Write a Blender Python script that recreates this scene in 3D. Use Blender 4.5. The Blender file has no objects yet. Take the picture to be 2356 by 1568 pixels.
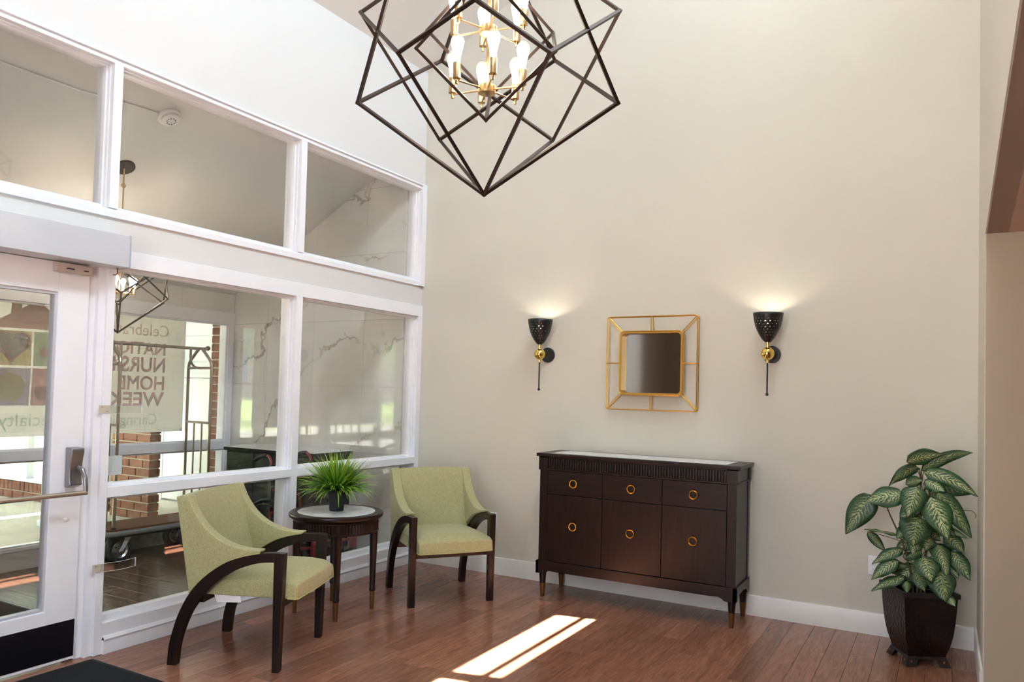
import bpy, bmesh, math, random
from mathutils import Vector, Matrix, Euler

random.seed(7)
R = math.radians
PI = math.pi
scene = bpy.context.scene
COL = scene.collection

# ------------------------------------------------------------------ camera
yaw, pit, rol = R(-29.46777738), R(1.80164229), R(1.44750056)
fwd = Vector((math.cos(pit) * math.sin(yaw), math.cos(pit) * math.cos(yaw), math.sin(pit)))
rgt0 = Vector((math.cos(yaw), -math.sin(yaw), 0))
up0 = rgt0.cross(fwd)
rgt = math.cos(rol) * rgt0 + math.sin(rol) * up0
upv = -math.sin(rol) * rgt0 + math.cos(rol) * up0
cam = bpy.data.cameras.new('camera')
cam.sensor_width = 36.0
cam.lens = 1763.8 / 2356 * 36.0
cam.shift_y = 63.0 / 2356
cam.clip_end = 300
camo = bpy.data.objects.new('camera', cam)
COL.objects.link(camo)
camo.matrix_world = Matrix((
    (rgt.x, upv.x, -fwd.x, 3.91),
    (rgt.y, upv.y, -fwd.y, -5.335),
    (rgt.z, upv.z, -fwd.z, 1.45),
    (0, 0, 0, 1)))
scene.camera = camo

# ------------------------------------------------------------------ light
scene.view_settings.view_transform = 'Standard'
scene.view_settings.look = 'None'
scene.view_settings.gamma = 1.0
scene.view_settings.use_curve_mapping = False
scene.view_settings.exposure = 0.68
scene.cycles.transparent_max_bounces = 14
scene.cycles.max_bounces = 7
scene.cycles.diffuse_bounces = 4
scene.cycles.glossy_bounces = 4
scene.cycles.transmission_bounces = 6
scene.cycles.use_adaptive_sampling = True
scene.cycles.adaptive_threshold = 0.12
scene.cycles.adaptive_min_samples = 16

world = bpy.data.worlds.new('sky')
scene.world = world
world.use_nodes = True
wn = world.node_tree
wn.nodes.clear()
wo = wn.nodes.new('ShaderNodeOutputWorld')
wb = wn.nodes.new('ShaderNodeBackground')
sky = wn.nodes.new('ShaderNodeTexSky')
sky.sky_type = 'HOSEK_WILKIE'
sky.sun_direction = Vector((1.0, 0.22, 2.55)).normalized()
sky.turbidity = 4.0
sky.ground_albedo = 0.4
wn.links.new(sky.outputs[0], wb.inputs[0])
wb.inputs[1].default_value = 8.5
wn.links.new(wb.outputs[0], wo.inputs[0])

SUN_DIR = Vector((-1.0, -0.22, -2.55)).normalized()
sl = bpy.data.lights.new('sun', 'SUN')
sl.energy = 130.0
sl.angle = R(0.35)
sl.color = (1.0, 0.95, 0.87)
so = bpy.data.objects.new('sun', sl)
so.rotation_euler = SUN_DIR.to_track_quat('-Z', 'Y').to_euler()
so.location = (8, 2, 14)
COL.objects.link(so)


def area_light(name, loc, direction, sx, sy, power, color):
    l = bpy.data.lights.new(name, 'AREA')
    l.shape = 'RECTANGLE'
    l.size = sx
    l.size_y = sy
    l.energy = power
    l.color = color
    o = bpy.data.objects.new(name, l)
    o.location = loc
    o.rotation_euler = Vector(direction).to_track_quat('-Z', 'Y').to_euler()
    COL.objects.link(o)
    return o


# daylight through the clerestory row high in the right-hand wall
area_light('clerestory_daylight', (4.30, -3.5, 5.98), (-1, 0, -0.45), 5.8, 0.9, 225, (0.70, 0.85, 1.0))
# added fill light, set in an invented window behind the camera
area_light('rear_fill', (2.9, -6.75, 1.75), (0, 1, 0.05), 2.6, 2.3, 66, (1.0, 0.95, 0.88))

# ------------------------------------------------------------------ helpers


def srgb(r, g, b):
    def f(c):
        c /= 255.0
        return c / 12.92 if c <= 0.04045 else ((c + 0.055) / 1.055) ** 2.4
    return (f(r), f(g), f(b), 1.0)


class MB:
    """collects shapes; build() links them as one mesh object"""

    def __init__(self):
        self.v, self.f, self.uv = [], [], {}

    def add(self, vs, fs):
        k = len(self.v)
        self.v += [tuple(p) for p in vs]
        self.f += [tuple(i + k for i in q) for q in fs]
        return self

    def box(self, x0, x1, y0, y1, z0, z1):
        return self.hexa([(x0, y0, z0), (x1, y0, z0), (x1, y1, z0), (x0, y1, z0),
                          (x0, y0, z1), (x1, y0, z1), (x1, y1, z1), (x0, y1, z1)])

    def hexa(self, v):
        return self.add(v, [(3, 2, 1, 0), (4, 5, 6, 7), (0, 1, 5, 4), (1, 2, 6, 5), (2, 3, 7, 6), (3, 0, 4, 7)])

    def prism(self, poly, a, b, axis='y'):
        """poly: 2D points; extruded from a to b along axis. x-axis: (y,z); y-axis: (x,z); z-axis: (x,y)"""
        def P(p, t):
            return {'x': (t, p[0], p[1]), 'y': (p[0], t, p[1]), 'z': (p[0], p[1], t)}[axis]
        n = len(poly)
        vs = [P(p, a) for p in poly] + [P(p, b) for p in poly]
        fs = [tuple(range(n)), tuple(range(2 * n - 1, n - 1, -1))]
        fs += [(i, i + n, (i + 1) % n + n, (i + 1) % n) for i in range(n)]
        return self.add(vs, fs)

    def lathe(self, prof, n=24, c=(0, 0, 0), axis='z', rot=0.0, cap=True):
        vs, fs = [], []
        m = len(prof)
        for r, h in prof:
            for k in range(n):
                a = rot + 2 * PI * k / n
                p = (r * math.cos(a), r * math.sin(a), h)
                if axis == 'x':
                    p = (p[2], p[0], p[1])
                elif axis == 'y':
                    p = (p[0], p[2], p[1])
                vs.append((p[0] + c[0], p[1] + c[1], p[2] + c[2]))
        for i in range(m - 1):
            for k in range(n):
                k2 = (k + 1) % n
                fs.append((i * n + k, i * n + k2, (i + 1) * n + k2, (i + 1) * n + k))
        if cap:
            if prof[0][0] > 1e-6:
                fs.append(tuple(range(n - 1, -1, -1)))
            if prof[-1][0] > 1e-6:
                fs.append(tuple((m - 1) * n + k for k in range(n)))
        return self.add(vs, fs)

    def cyl(self, p0, p1, r0, r1=None, n=12):
        return self.tube([p0, p1], r0 if r1 is None else (r0, r1), n)

    def tube(self, pts, r, n=8, closed=False):
        pts = [Vector(p) for p in pts]
        m = len(pts)
        rr = list(r) if isinstance(r, (tuple, list)) else [r] * m
        tang = []
        for i in range(m):
            a = pts[(i - 1) % m] if (closed or i > 0) else pts[i]
            b = pts[(i + 1) % m] if (closed or i < m - 1) else pts[i]
            d0 = (pts[i] - a)
            d1 = (b - pts[i])
            t = (d0.normalized() if d0.length > 1e-9 else Vector()) + (d1.normalized() if d1.length > 1e-9 else Vector())
            tang.append(t.normalized())
        ref = Vector((0, 0, 1)) if abs(tang[0].z) < 0.9 else Vector((1, 0, 0))
        nrm = (ref - tang[0] * ref.dot(tang[0])).normalized()
        vs, fs = [], []
        for i in range(m):
            nrm = (nrm - tang[i] * nrm.dot(tang[i])).normalized()
            bi = tang[i].cross(nrm)
            for k in range(n):
                a = 2 * PI * k / n
                vs.append(pts[i] + nrm * (rr[i] * math.cos(a)) + bi * (rr[i] * math.sin(a)))
        for i in range(m if closed else m - 1):
            j = (i + 1) % m
            for k in range(n):
                k2 = (k + 1) % n
                fs.append((i * n + k, i * n + k2, j * n + k2, j * n + k))
        if not closed:
            fs.append(tuple(range(n - 1, -1, -1)))
            fs.append(tuple((m - 1) * n + k for k in range(n)))
        return self.add(vs, fs)

    def sphere(self, c, r, n=16, m=10, sz=1.0):
        prof = [(max(r * math.sin(PI * i / m), 1e-5), -r * sz * math.cos(PI * i / m)) for i in range(m + 1)]
        return self.lathe(prof, n, c, cap=False)

    def torus(self, c, R_, r, axis='z', n=32, m=10):
        pts = []
        for k in range(n):
            a = 2 * PI * k / n
            p = (R_ * math.cos(a), R_ * math.sin(a), 0)
            if axis == 'y':
                p = (p[0], 0, p[1])
            elif axis == 'x':
                p = (0, p[0], p[1])
            pts.append((p[0] + c[0], p[1] + c[1], p[2] + c[2]))
        return self.tube(pts, r, m, closed=True)

    def build(self, name, mat, parent=None, bevel=0.0, seg=2, smooth=True, angle=35, loc=None, rot=None):
        me = bpy.data.meshes.new(name)
        bm = bmesh.new()
        bv = [bm.verts.new(p) for p in self.v]
        for q in self.f:
            if len(set(q)) < 3:
                continue
            try:
                bm.faces.new([bv[i] for i in q])
            except ValueError:
                pass
        bm.normal_update()
        bmesh.ops.recalc_face_normals(bm, faces=bm.faces)
        if bevel:
            es = [e for e in bm.edges if len(e.link_faces) == 2 and e.calc_face_angle(0) > R(28)]
            bmesh.ops.bevel(bm, geom=es, offset=bevel, segments=seg, affect='EDGES', profile=0.6, clamp_overlap=True)
        bm.to_mesh(me)
        bm.free()
        if smooth and len(me.polygons):
            me.polygons.foreach_set('use_smooth', [True] * len(me.polygons))
            me.set_sharp_from_angle(angle=R(angle))
        if mat is not None:
            me.materials.append(mat)
        o = bpy.data.objects.new(name, me)
        COL.objects.link(o)
        if smooth and bevel and angle == 35:
            wmod = o.modifiers.new('normals', 'WEIGHTED_NORMAL')
            wmod.keep_sharp = False
        if parent is not None:
            o.parent = parent
        if loc is not None:
            o.location = loc
        if rot is not None:
            o.rotation_euler = rot
        return o


def tag(o, label, cat=None, group=None, kind=None):
    o['label'] = label
    if cat:
        o['category'] = cat
    if group:
        o['group'] = group
    if kind:
        o['kind'] = kind
    return o


def thing(name, label, cat, loc=(0, 0, 0), rz=0.0, group=None):
    o = bpy.data.objects.new(name, None)
    o.empty_display_size = 0.1
    COL.objects.link(o)
    o.location = loc
    o.rotation_euler = (0, 0, rz)
    return tag(o, label, cat, group)


def struct(name, mb, mat, label, **kw):
    o = mb.build(name, mat, **kw) if isinstance(mb, MB) else mb
    o['kind'] = 'structure'
    o['label'] = label
    return o


def copy_tree(o, parent=None):
    c = o.copy()
    COL.objects.link(c)
    c.parent = parent
    for ch in list(o.children):
        copy_tree(ch, c)
    return c


def piece(name, me, parent, loc=(0, 0, 0), rot=(0, 0, 0)):
    o = bpy.data.objects.new(name, me)
    COL.objects.link(o)
    o.parent = parent
    o.location = loc
    o.rotation_euler = rot
    return o


def box_mesh(name, sx, sy, sz, mat, bevel=0.0):
    """shared box mesh with its low corner at the origin"""
    o = MB().box(0, sx, 0, sy, 0, sz).build(name, mat, bevel=bevel, seg=1)
    me = o.data
    bpy.data.objects.remove(o)
    return me


def clip_poly(poly, a, b, c):
    """keep the side where a*x+b*y <= c"""
    out = []
    for i in range(len(poly)):
        p, q = poly[i], poly[(i + 1) % len(poly)]
        fp, fq = a * p[0] + b * p[1] - c, a * q[0] + b * q[1] - c
        if fp <= 0:
            out.append(p)
        if fp * fq < 0:
            t = fp / (fp - fq)
            out.append((p[0] + t * (q[0] - p[0]), p[1] + t * (q[1] - p[1])))
    return out

# ------------------------------------------------------------------ materials


class NT:
    def __init__(self, name):
        self.m = bpy.data.materials.new(name)
        self.m.use_nodes = True
        self.t = self.m.node_tree
        self.b = self.t.nodes['Principled BSDF']
        self.out = self.t.nodes['Material Output']

    def n(self, typ, **kw):
        x = self.t.nodes.new(typ)
        for k, v in kw.items():
            setattr(x, k, v)
        return x

    def l(self, a, b):
        self.t.links.new(a, b)

    def s(self, node, sock, val):
        node.inputs[sock].default_value = val

    def coords(self, kind='Object', scale=(1, 1, 1), rot=(0, 0, 0), rnd=False):
        if kind == 'Position':
            src = self.n('ShaderNodeNewGeometry').outputs['Position']
        else:
            src = self.n('ShaderNodeTexCoord').outputs[kind]
        mp = self.n('ShaderNodeMapping')
        self.s(mp, 'Scale', scale)
        self.s(mp, 'Rotation', rot)
        self.l(src, mp.inputs['Vector'])
        if rnd:
            oi = self.n('ShaderNodeObjectInfo')
            mu = self.n('ShaderNodeMath', operation='MULTIPLY')
            self.s(mu, 1, 37.0)
            self.l(oi.outputs['Random'], mu.inputs[0])
            cx = self.n('ShaderNodeCombineXYZ')
            for k in range(3):
                self.l(mu.outputs[0], cx.inputs[k])
            self.l(cx.outputs[0], mp.inputs['Location'])
        return mp.outputs[0]

    def noise(self, vec, scale, detail=4, rough=0.55, dist=0.0):
        x = self.n('ShaderNodeTexNoise')
        self.s(x, 'Scale', scale)
        self.s(x, 'Detail', detail)
        self.s(x, 'Roughness', rough)
        self.s(x, 'Distortion', dist)
        self.l(vec, x.inputs['Vector'])
        return x.outputs['Fac']

    def ramp(self, fac, stops, interp='LINEAR'):
        x = self.n('ShaderNodeValToRGB')
        x.color_ramp.interpolation = interp
        e = x.color_ramp.elements
        while len(e) < len(stops):
            e.new(0.5)
        for el, (p, c) in zip(e, stops):
            el.position = p
            el.color = c if len(c) == 4 else (*c, 1)
        self.l(fac, x.inputs[0])
        return x.outputs[0]

    def mix(self, fac, a, b, blend='MIX'):
        x = self.n('ShaderNodeMix', data_type='RGBA', blend_type=blend)
        for sock, v in ((x.inputs[0], fac), (x.inputs[6], a), (x.inputs[7], b)):
            if hasattr(v, 'is_output') or isinstance(v, bpy.types.NodeSocket):
                self.l(v, sock)
            else:
                sock.default_value = v
        return x.outputs[2]

    def bump(self, fac, strength=0.2, dist=0.01):
        x = self.n('ShaderNodeBump')
        self.s(x, 'Strength', strength)
        self.s(x, 'Distance', dist)
        self.l(fac, x.inputs['Height'])
        self.l(x.outputs[0], self.b.inputs['Normal'])

    def base(self, v):
        if isinstance(v, bpy.types.NodeSocket):
            self.l(v, self.b.inputs['Base Color'])
        else:
            self.b.inputs['Base Color'].default_value = v

    def set(self, rough=0.5, metal=0.0, spec=0.5, coat=0.0, sheen=0.0):
        self.s(self.b, 'Roughness', rough)
        self.s(self.b, 'Metallic', metal)
        self.s(self.b, 'Specular IOR Level', spec)
        self.s(self.b, 'Coat Weight', coat)
        self.s(self.b, 'Sheen Weight', sheen)
        return self


def plain(name, col, rough=0.5, metal=0.0, spec=0.5, var=0.06, vscale=6.0, bump=0.0, bscale=120.0, coat=0.0):
    """plain finish with a little mottling and fine relief"""
    t = NT(name)
    t.set(rough, metal, spec, coat)
    vec = t.coords('Object')
    f = t.noise(vec, vscale, 2)
    lo = tuple(c * (1 - var) for c in col[:3]) + (1,)
    hi = tuple(min(1, c * (1 + var)) for c in col[:3]) + (1,)
    t.base(t.ramp(f, [(0.3, lo), (0.7, hi)]))
    if bump:
        t.bump(t.noise(vec, bscale, 2), bump, 0.004)
    return t.m


def wood(name, dark, light, rough=0.35, axis='z', scale=1.0, rnd=False, spec=0.5, tones=None, coat=0.0, lines=0.5, coat_rough=0.1):
    t = NT(name)
    t.set(rough, 0, spec, coat)
    t.s(t.b, 'Coat Roughness', coat_rough)
    sc = {'x': (1.2, 14, 14), 'y': (14, 1.2, 14), 'z': (14, 14, 1.2)}[axis]
    vec = t.coords('Object', tuple(s * scale for s in sc), rnd=rnd)
    f = t.noise(vec, 2.2, 4, 0.62, 1.2)
    g = t.noise(vec, 9.0, 3, 0.6)
    c = t.ramp(f, [(0.28, dark), (0.72, light)])
    c = t.mix(t.ramp(g, [(0.42, (0, 0, 0, 1)), (0.62, (lines, lines, lines, 1))]), c, tuple(x * 0.55 for x in dark[:3]) + (1,))
    if tones:
        oi = t.n('ShaderNodeObjectInfo')
        tr = t.ramp(oi.outputs['Random'], [(i / (len(tones) - 1), k) for i, k in enumerate(tones)])
        c = t.mix(1.0, c, tr, 'MULTIPLY')
    t.base(c)
    return t.m


def glass(name, tint=(0.96, 0.985, 0.975), gain=1.0, rough=0.0):
    t = NT(name)
    t.t.nodes.remove(t.b)
    tr = t.n('ShaderNodeBsdfTransparent')
    t.s(tr, 'Color', (*tint, 1))
    gl = t.n('ShaderNodeBsdfGlossy')
    t.s(gl, 'Roughness', rough)
    t.s(gl, 'Color', (1, 1, 1, 1))
    fr = t.n('ShaderNodeLayerWeight')
    t.s(fr, 'Blend', 0.5)
    pw = t.n('ShaderNodeMath', operation='POWER')
    t.s(pw, 1, 4.5)
    t.l(fr.outputs['Facing'], pw.inputs[0])
    mu = t.n('ShaderNodeMath', operation='MULTIPLY_ADD')
    mu.use_clamp = True
    t.s(mu, 1, 0.9 * gain)
    t.s(mu, 2, 0.042 * gain)
    t.l(pw.outputs[0], mu.inputs[0])
    mx = t.n('ShaderNodeMixShader')
    t.l(mu.outputs[0], mx.inputs[0])
    t.l(tr.outputs[0], mx.inputs[1])
    t.l(gl.outputs[0], mx.inputs[2])
    t.l(mx.outputs[0], t.out.inputs[0])
    return t.m


def emitter(name, col, strength):
    t = NT(name)
    t.base((0, 0, 0, 1))
    t.s(t.b, 'Emission Color', col)
    t.s(t.b, 'Emission Strength', strength)
    return t.m


def wall_paint(name, col):
    t = NT(name)
    t.set(0.62, 0, 0.3)
    vec = t.coords('Position')
    f = t.noise(vec, 0.9, 1)
    lo = tuple(c * 0.975 for c in col[:3]) + (1,)
    t.base(t.ramp(f, [(0.3, lo), (0.7, col)]))
    return t.m


M = {}
M['beige_wall'] = wall_paint('beige_wall', srgb(210, 205, 191))
M['white_wall'] = wall_paint('white_wall', srgb(218, 216, 213))
M['ceiling_paint'] = wall_paint('ceiling_paint', srgb(234, 233, 230))
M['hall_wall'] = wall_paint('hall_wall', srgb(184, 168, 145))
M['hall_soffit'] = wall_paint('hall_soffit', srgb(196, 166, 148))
M['trim'] = plain('trim', srgb(236, 236, 240), 0.35, var=0.02)
M['baseboard'] = plain('baseboard', srgb(226, 222, 217), 0.35, var=0.02)
M['subfloor'] = plain('subfloor', srgb(44, 26, 20), 0.8)
M['plank'] = wood('plank', srgb(120, 78, 61), srgb(158, 112, 91), 0.21, 'y', 1.6, True, 0.5,
                  [(0.74, 0.70, 0.68, 1), (1.02, 0.98, 0.95, 1), (0.84, 0.77, 0.73, 1), (1.18, 1.14, 1.1, 1), (0.94, 0.95, 0.93, 1)], lines=0.05)
M['vest_plank'] = wood('vestibule_plank', srgb(62, 48, 37), srgb(124, 104, 82), 0.3, 'x', 0.8, True, 0.45,
                       [(0.8, 0.8, 0.8, 1), (1.05, 1.0, 0.95, 1), (0.9, 0.92, 0.92, 1)], lines=0.5)
M['espresso'] = wood('espresso', srgb(21, 11, 8), srgb(42, 23, 17), 0.33, 'z', 0.8, False, 0.36, lines=0.5)
M['espresso_x'] = wood('espresso_x', srgb(21, 11, 8), srgb(43, 24, 18), 0.33, 'x', 0.8, False, 0.36, lines=0.5)
M['chair_wood'] = wood('chair_wood', srgb(17, 9, 7), srgb(33, 18, 13), 0.32, 'z', 0.8, False, 0.45, lines=0.4)
M['brass_sleeve'] = plain('brass_sleeve', srgb(118, 82, 40), 0.42, 0.6)
M['gold'] = plain('gold', srgb(214, 168, 84), 0.28, 1.0, var=0.03)
M['ring_gold'] = plain('ring_gold', srgb(206, 150, 52), 0.3, 1.0, var=0.05)
M['polished_brass'] = plain('polished_brass', srgb(236, 200, 110), 0.08, 1.0, var=0.01)
M['chandelier_brass'] = plain('chandelier_brass', srgb(206, 174, 128), 0.32, 1.0, var=0.03)
M['bronze'] = plain('bronze', srgb(62, 49, 42), 0.42, 0.6, var=0.1)
M['black_paint'] = plain('black_paint', srgb(22, 19, 18), 0.38, var=0.05)
M['shade_inside'] = plain('shade_inside', srgb(232, 226, 214), 0.5)
M['black_pot'] = plain('black_pot', srgb(24, 26, 32), 0.4)
M['soil'] = plain('soil', srgb(30, 22, 16), 0.95, var=0.3, vscale=60)
M['steel'] = plain('steel', srgb(168, 166, 164), 0.28, 1.0, var=0.02)
M['satin_steel'] = plain('satin_steel', srgb(150, 148, 150), 0.35, 0.9, var=0.03)
M['aluminium'] = plain('aluminium', srgb(208, 212, 220), 0.4, 0.35, var=0.02)
M['cart_steel'] = plain('cart_steel', srgb(176, 164, 148), 0.3, 0.75, var=0.04)
M['acrylic_edge'] = plain('acrylic_edge', srgb(232, 234, 236), 0.3)
M['rubber'] = plain('rubber', srgb(26, 28, 30), 0.6)
M['bumper'] = plain('bumper', srgb(120, 122, 122), 0.5)
M['cart_carpet'] = plain('cart_carpet', srgb(96, 64, 42), 0.95, var=0.25, vscale=90, bump=0.4, bscale=300)
M['red_paint'] = plain('red_paint', srgb(122, 28, 34), 0.3, var=0.05)
M['black_vinyl'] = plain('black_vinyl', srgb(28, 29, 28), 0.45, bump=0.2)
M['white_plastic'] = plain('white_plastic', srgb(232, 230, 228), 0.35, var=0.01)
M['dark_slot'] = plain('dark_slot', srgb(30, 28, 28), 0.6)
M['grey_plastic'] = plain('grey_plastic', srgb(190, 176, 164), 0.5)
M['mat'] = plain('mat_pile', srgb(34, 35, 37), 0.95, var=0.25, vscale=150, bump=0.6, bscale=400, spec=0.2)
M['mat_edge'] = plain('mat_edge', srgb(26, 27, 30), 0.7)
M['kick'] = plain('kick_black', srgb(10, 11, 20), 0.35, spec=0.35)
M['counter_black'] = plain('counter_black', srgb(22, 22, 21), 0.45, spec=0.15)
M['tag_paper'] = plain('tag_paper', srgb(226, 222, 224), 0.8)
M['glass'] = glass('window_glass', (0.982, 0.986, 0.982), 1.0)
M['acrylic'] = glass('acrylic', (0.95, 0.95, 0.955), 2.6, 0.08)
M['sticker'] = plain('sticker', srgb(190, 208, 216), 0.5)
M['mortar'] = plain('mortar', srgb(186, 178, 156), 0.9, var=0.1, vscale=40)
M['concrete'] = plain('concrete', srgb(196, 192, 176), 0.9, var=0.12, vscale=3, bump=0.3, bscale=40)
M['white_siding'] = plain('white_siding', srgb(238, 242, 240), 0.6, var=0.01)
M['lawn'] = plain('lawn', srgb(118, 138, 84), 0.95, var=0.3, vscale=8)
M['asphalt'] = plain('asphalt', srgb(120, 120, 122), 0.9, var=0.1)
M['bark'] = plain('bark', srgb(74, 58, 44), 0.95, var=0.3, vscale=20)
M['tree_leaf'] = plain('tree_leaf', srgb(96, 128, 66), 0.7, var=0.4, vscale=3)
M['dark_panel'] = wood('dark_panel', srgb(104, 86, 68), srgb(136, 114, 92), 0.4, 'z', 0.5)
M['roofing'] = plain('roofing', srgb(70, 66, 62), 0.9)

_t = NT('mirror_glass')
_t.base(srgb(178, 176, 172))
_t.set(0.07, 1.0)
M['mirror'] = _t.m

# chair fabric: fine two-tone weave
_t = NT('green_fabric')
_t.set(0.9, 0, 0.2, 0, 0.25)
_v = _t.coords('Object', (1, 1, 1))
_f = _t.noise(_v, 330, 2, 0.7)
_g = _t.noise(_v, 60, 3)
_c = _t.ramp(_f, [(0.36, srgb(142, 140, 96)), (0.62, srgb(184, 182, 138))])
_c = _t.mix(0.16, _c, _t.ramp(_g, [(0.35, srgb(156, 148, 102)), (0.65, srgb(196, 190, 146))]))
_t.base(_c)
_t.bump(_f, 0.35, 0.002)
M['fabric'] = _t.m
M['piping'] = plain('green_piping', srgb(174, 168, 118), 0.9, spec=0.2)

# polished marble tile with long rising veins
_t = NT('marble_tile')
_t.set(0.05, 0, 0.55)
_v = _t.coords('Position', (1, 1, 1), (0, R(27), 0))
_w = _t.n('ShaderNodeTexWave', wave_type='BANDS', bands_direction='Z', wave_profile='SIN')
_t.s(_w, 'Scale', 0.42)
_t.s(_w, 'Distortion', 9.0)
_t.s(_w, 'Detail', 6.0)
_t.s(_w, 'Detail Scale', 1.7)
_t.s(_w, 'Detail Roughness', 0.62)
_t.l(_v, _w.inputs['Vector'])
_vein = _t.ramp(_w.outputs['Fac'], [(0.0, (0, 0, 0, 1)), (0.988, (0, 0, 0, 1)), (0.9992, (1, 1, 1, 1)), (1.0, (1, 1, 1, 1))])
_msk = _t.ramp(_t.noise(_v, 1.7, 3), [(0.45, (0, 0, 0, 1)), (0.58, (0.65, 0.65, 0.65, 1))])
_vc = _t.ramp(_t.noise(_v, 2.6, 2), [(0.42, srgb(96, 92, 90)), (0.58, srgb(158, 132, 88))])
_cl = _t.ramp(_t.noise(_v, 1.3, 4), [(0.35, srgb(206, 203, 198)), (0.65, srgb(224, 221, 215))])
_mm = _t.mix(1.0, _vein, _msk, 'MULTIPLY')
_t.base(_t.mix(_mm, _cl, _vc))
M['marble_tile'] = _t.m

_t = NT('white_marble')
_t.set(0.15, 0, 0.5)
_v = _t.coords('Object')
_f = _t.noise(_v, 7, 6, 0.6, 1.5)
_t.base(_t.ramp(_f, [(0.3, srgb(206, 206, 210)), (0.5, srgb(236, 236, 237)), (0.7, srgb(226, 226, 228))]))
M['white_marble'] = _t.m

# brick: colour per brick
_t = NT('brick')
_t.set(0.85, 0, 0.3)
_oi = _t.n('ShaderNodeObjectInfo')
_c = _t.ramp(_oi.outputs['Random'], [(0, srgb(112, 72, 58)), (0.35, srgb(130, 86, 68)), (0.65, srgb(106, 70, 60)), (1, srgb(138, 98, 76))])
_n = _t.noise(_t.coords('Object'), 30, 5)
_t.base(_t.mix(0.3, _c, _t.ramp(_n, [(0.3, srgb(80, 48, 40)), (0.7, srgb(168, 112, 84))])))
_t.bump(_n, 0.4, 0.004)
M['brick'] = _t.m

# hammered planter
_t = NT('hammered_bronze')
_t.set(0.36, 0.35, 0.5)
_v = _t.coords('Object', (1, 1, 0.7))
_vo = _t.n('ShaderNodeTexVoronoi')
_t.s(_vo, 'Scale', 85)
_t.l(_v, _vo.inputs['Vector'])
_n = _t.noise(_v, 9, 4)
_t.base(_t.ramp(_n, [(0.35, srgb(14, 7, 6)), (0.7, srgb(34, 15, 12))]))
_t.bump(_vo.outputs['Distance'], 0.55, 0.006)
M['hammered'] = _t.m
M['planter_iron'] = plain('planter_iron', srgb(46, 38, 34), 0.45, 0.4, var=0.2, vscale=30)
M['copper'] = plain('copper', srgb(150, 84, 50), 0.4, 0.9)

# variegated leaf: cream streaks running out from the midrib (uv: u along, v across)
_t = NT('variegated_leaf')
_t.set(0.42, 0, 0.4)
_uv = _t.n('ShaderNodeTexCoord').outputs['UV']
_sx = _t.n('ShaderNodeSeparateXYZ')
_t.l(_uv, _sx.inputs[0])


def _math(t, op, a, b=None, clamp=False):
    x = t.n('ShaderNodeMath', operation=op)
    x.use_clamp = clamp
    for i, v in enumerate((a, b)):
        if v is None:
            continue
        if isinstance(v, bpy.types.NodeSocket):
            t.l(v, x.inputs[i])
        else:
            x.inputs[i].default_value = v
    return x.outputs[0]


_av = _math(_t, 'ABSOLUTE', _sx.outputs[1])
_nz = _t.noise(_t.coords('Object'), 45, 3)
_ph = _math(_t, 'SUBTRACT', _sx.outputs[0], _math(_t, 'MULTIPLY', _av, 0.30))
_ph = _math(_t, 'ADD', _math(_t, 'MULTIPLY', _ph, 62.0), _math(_t, 'MULTIPLY', _nz, 15.0))
_st = _math(_t, 'MULTIPLY', _math(_t, 'ADD', _math(_t, 'SINE', _ph), 1.0), 0.5)
_fall = _math(_t, 'SUBTRACT', 1.0, _math(_t, 'MULTIPLY', _av, 1.45), True)
_cream = _math(_t, 'MULTIPLY', _math(_t, 'POWER', _st, 2.2), _math(_t, 'MULTIPLY', _fall, 1.7), True)
_rib = _math(_t, 'MULTIPLY', _math(_t, 'SUBTRACT', 1.0, _math(_t, 'MULTIPLY', _av, 14.0), True), 0.5)
_cream = _math(_t, 'MAXIMUM', _cream, _rib)
_oi = _t.n('ShaderNodeObjectInfo')
_gr = _t.ramp(_oi.outputs['Random'], [(0, srgb(28, 50, 28)), (0.5, srgb(40, 74, 44)), (1, srgb(52, 90, 42))])
_gr = _t.mix(0.35, _gr, _t.ramp(_nz, [(0.3, srgb(30, 54, 32)), (0.7, srgb(74, 112, 66))]))
_cr = _t.ramp(_oi.outputs['Random'], [(0, srgb(140, 150, 92)), (1, srgb(204, 208, 156))])
_t.base(_t.mix(_cream, _gr, _cr))
M['leaf'] = _t.m
M['leaf_stem'] = plain('leaf_stem', srgb(84, 74, 44), 0.6, var=0.2)

# plastic grass: yellow-green tips, dark base
_t = NT('grass_blade')
_t.set(0.5, 0, 0.4)
_uv = _t.n('ShaderNodeTexCoord').outputs['UV']
_sx = _t.n('ShaderNodeSeparateXYZ')
_t.l(_uv, _sx.inputs[0])
_a = _t.ramp(_sx.outputs[0], [(0, srgb(28, 72, 14)), (0.4, srgb(104, 158, 30)), (1, srgb(186, 212, 76))])
_b = _t.ramp(_sx.outputs[0], [(0, srgb(20, 58, 18)), (0.5, srgb(58, 120, 32)), (1, srgb(128, 178, 54))])
_t.base(_t.mix(_sx.outputs[1], _a, _b))
M['grass_blade'] = _t.m

# banner cloth lets daylight through
def cloth(name, col, trans=0.5):
    t = NT(name)
    t.t.nodes.remove(t.b)
    d = t.n('ShaderNodeBsdfDiffuse')
    r = t.n('ShaderNodeBsdfTranslucent')
    vec = t.coords('Object')
    c = t.ramp(t.noise(vec, 4, 3), [(0.3, tuple(x * 0.95 for x in col[:3]) + (1,)), (0.7, col)])
    t.l(c, d.inputs[0])
    t.l(c, r.inputs[0])
    mx = t.n('ShaderNodeMixShader')
    t.s(mx, 0, trans)
    t.l(d.outputs[0], mx.inputs[1])
    t.l(r.outputs[0], mx.inputs[2])
    t.l(mx.outputs[0], t.out.inputs[0])
    return t.m


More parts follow.
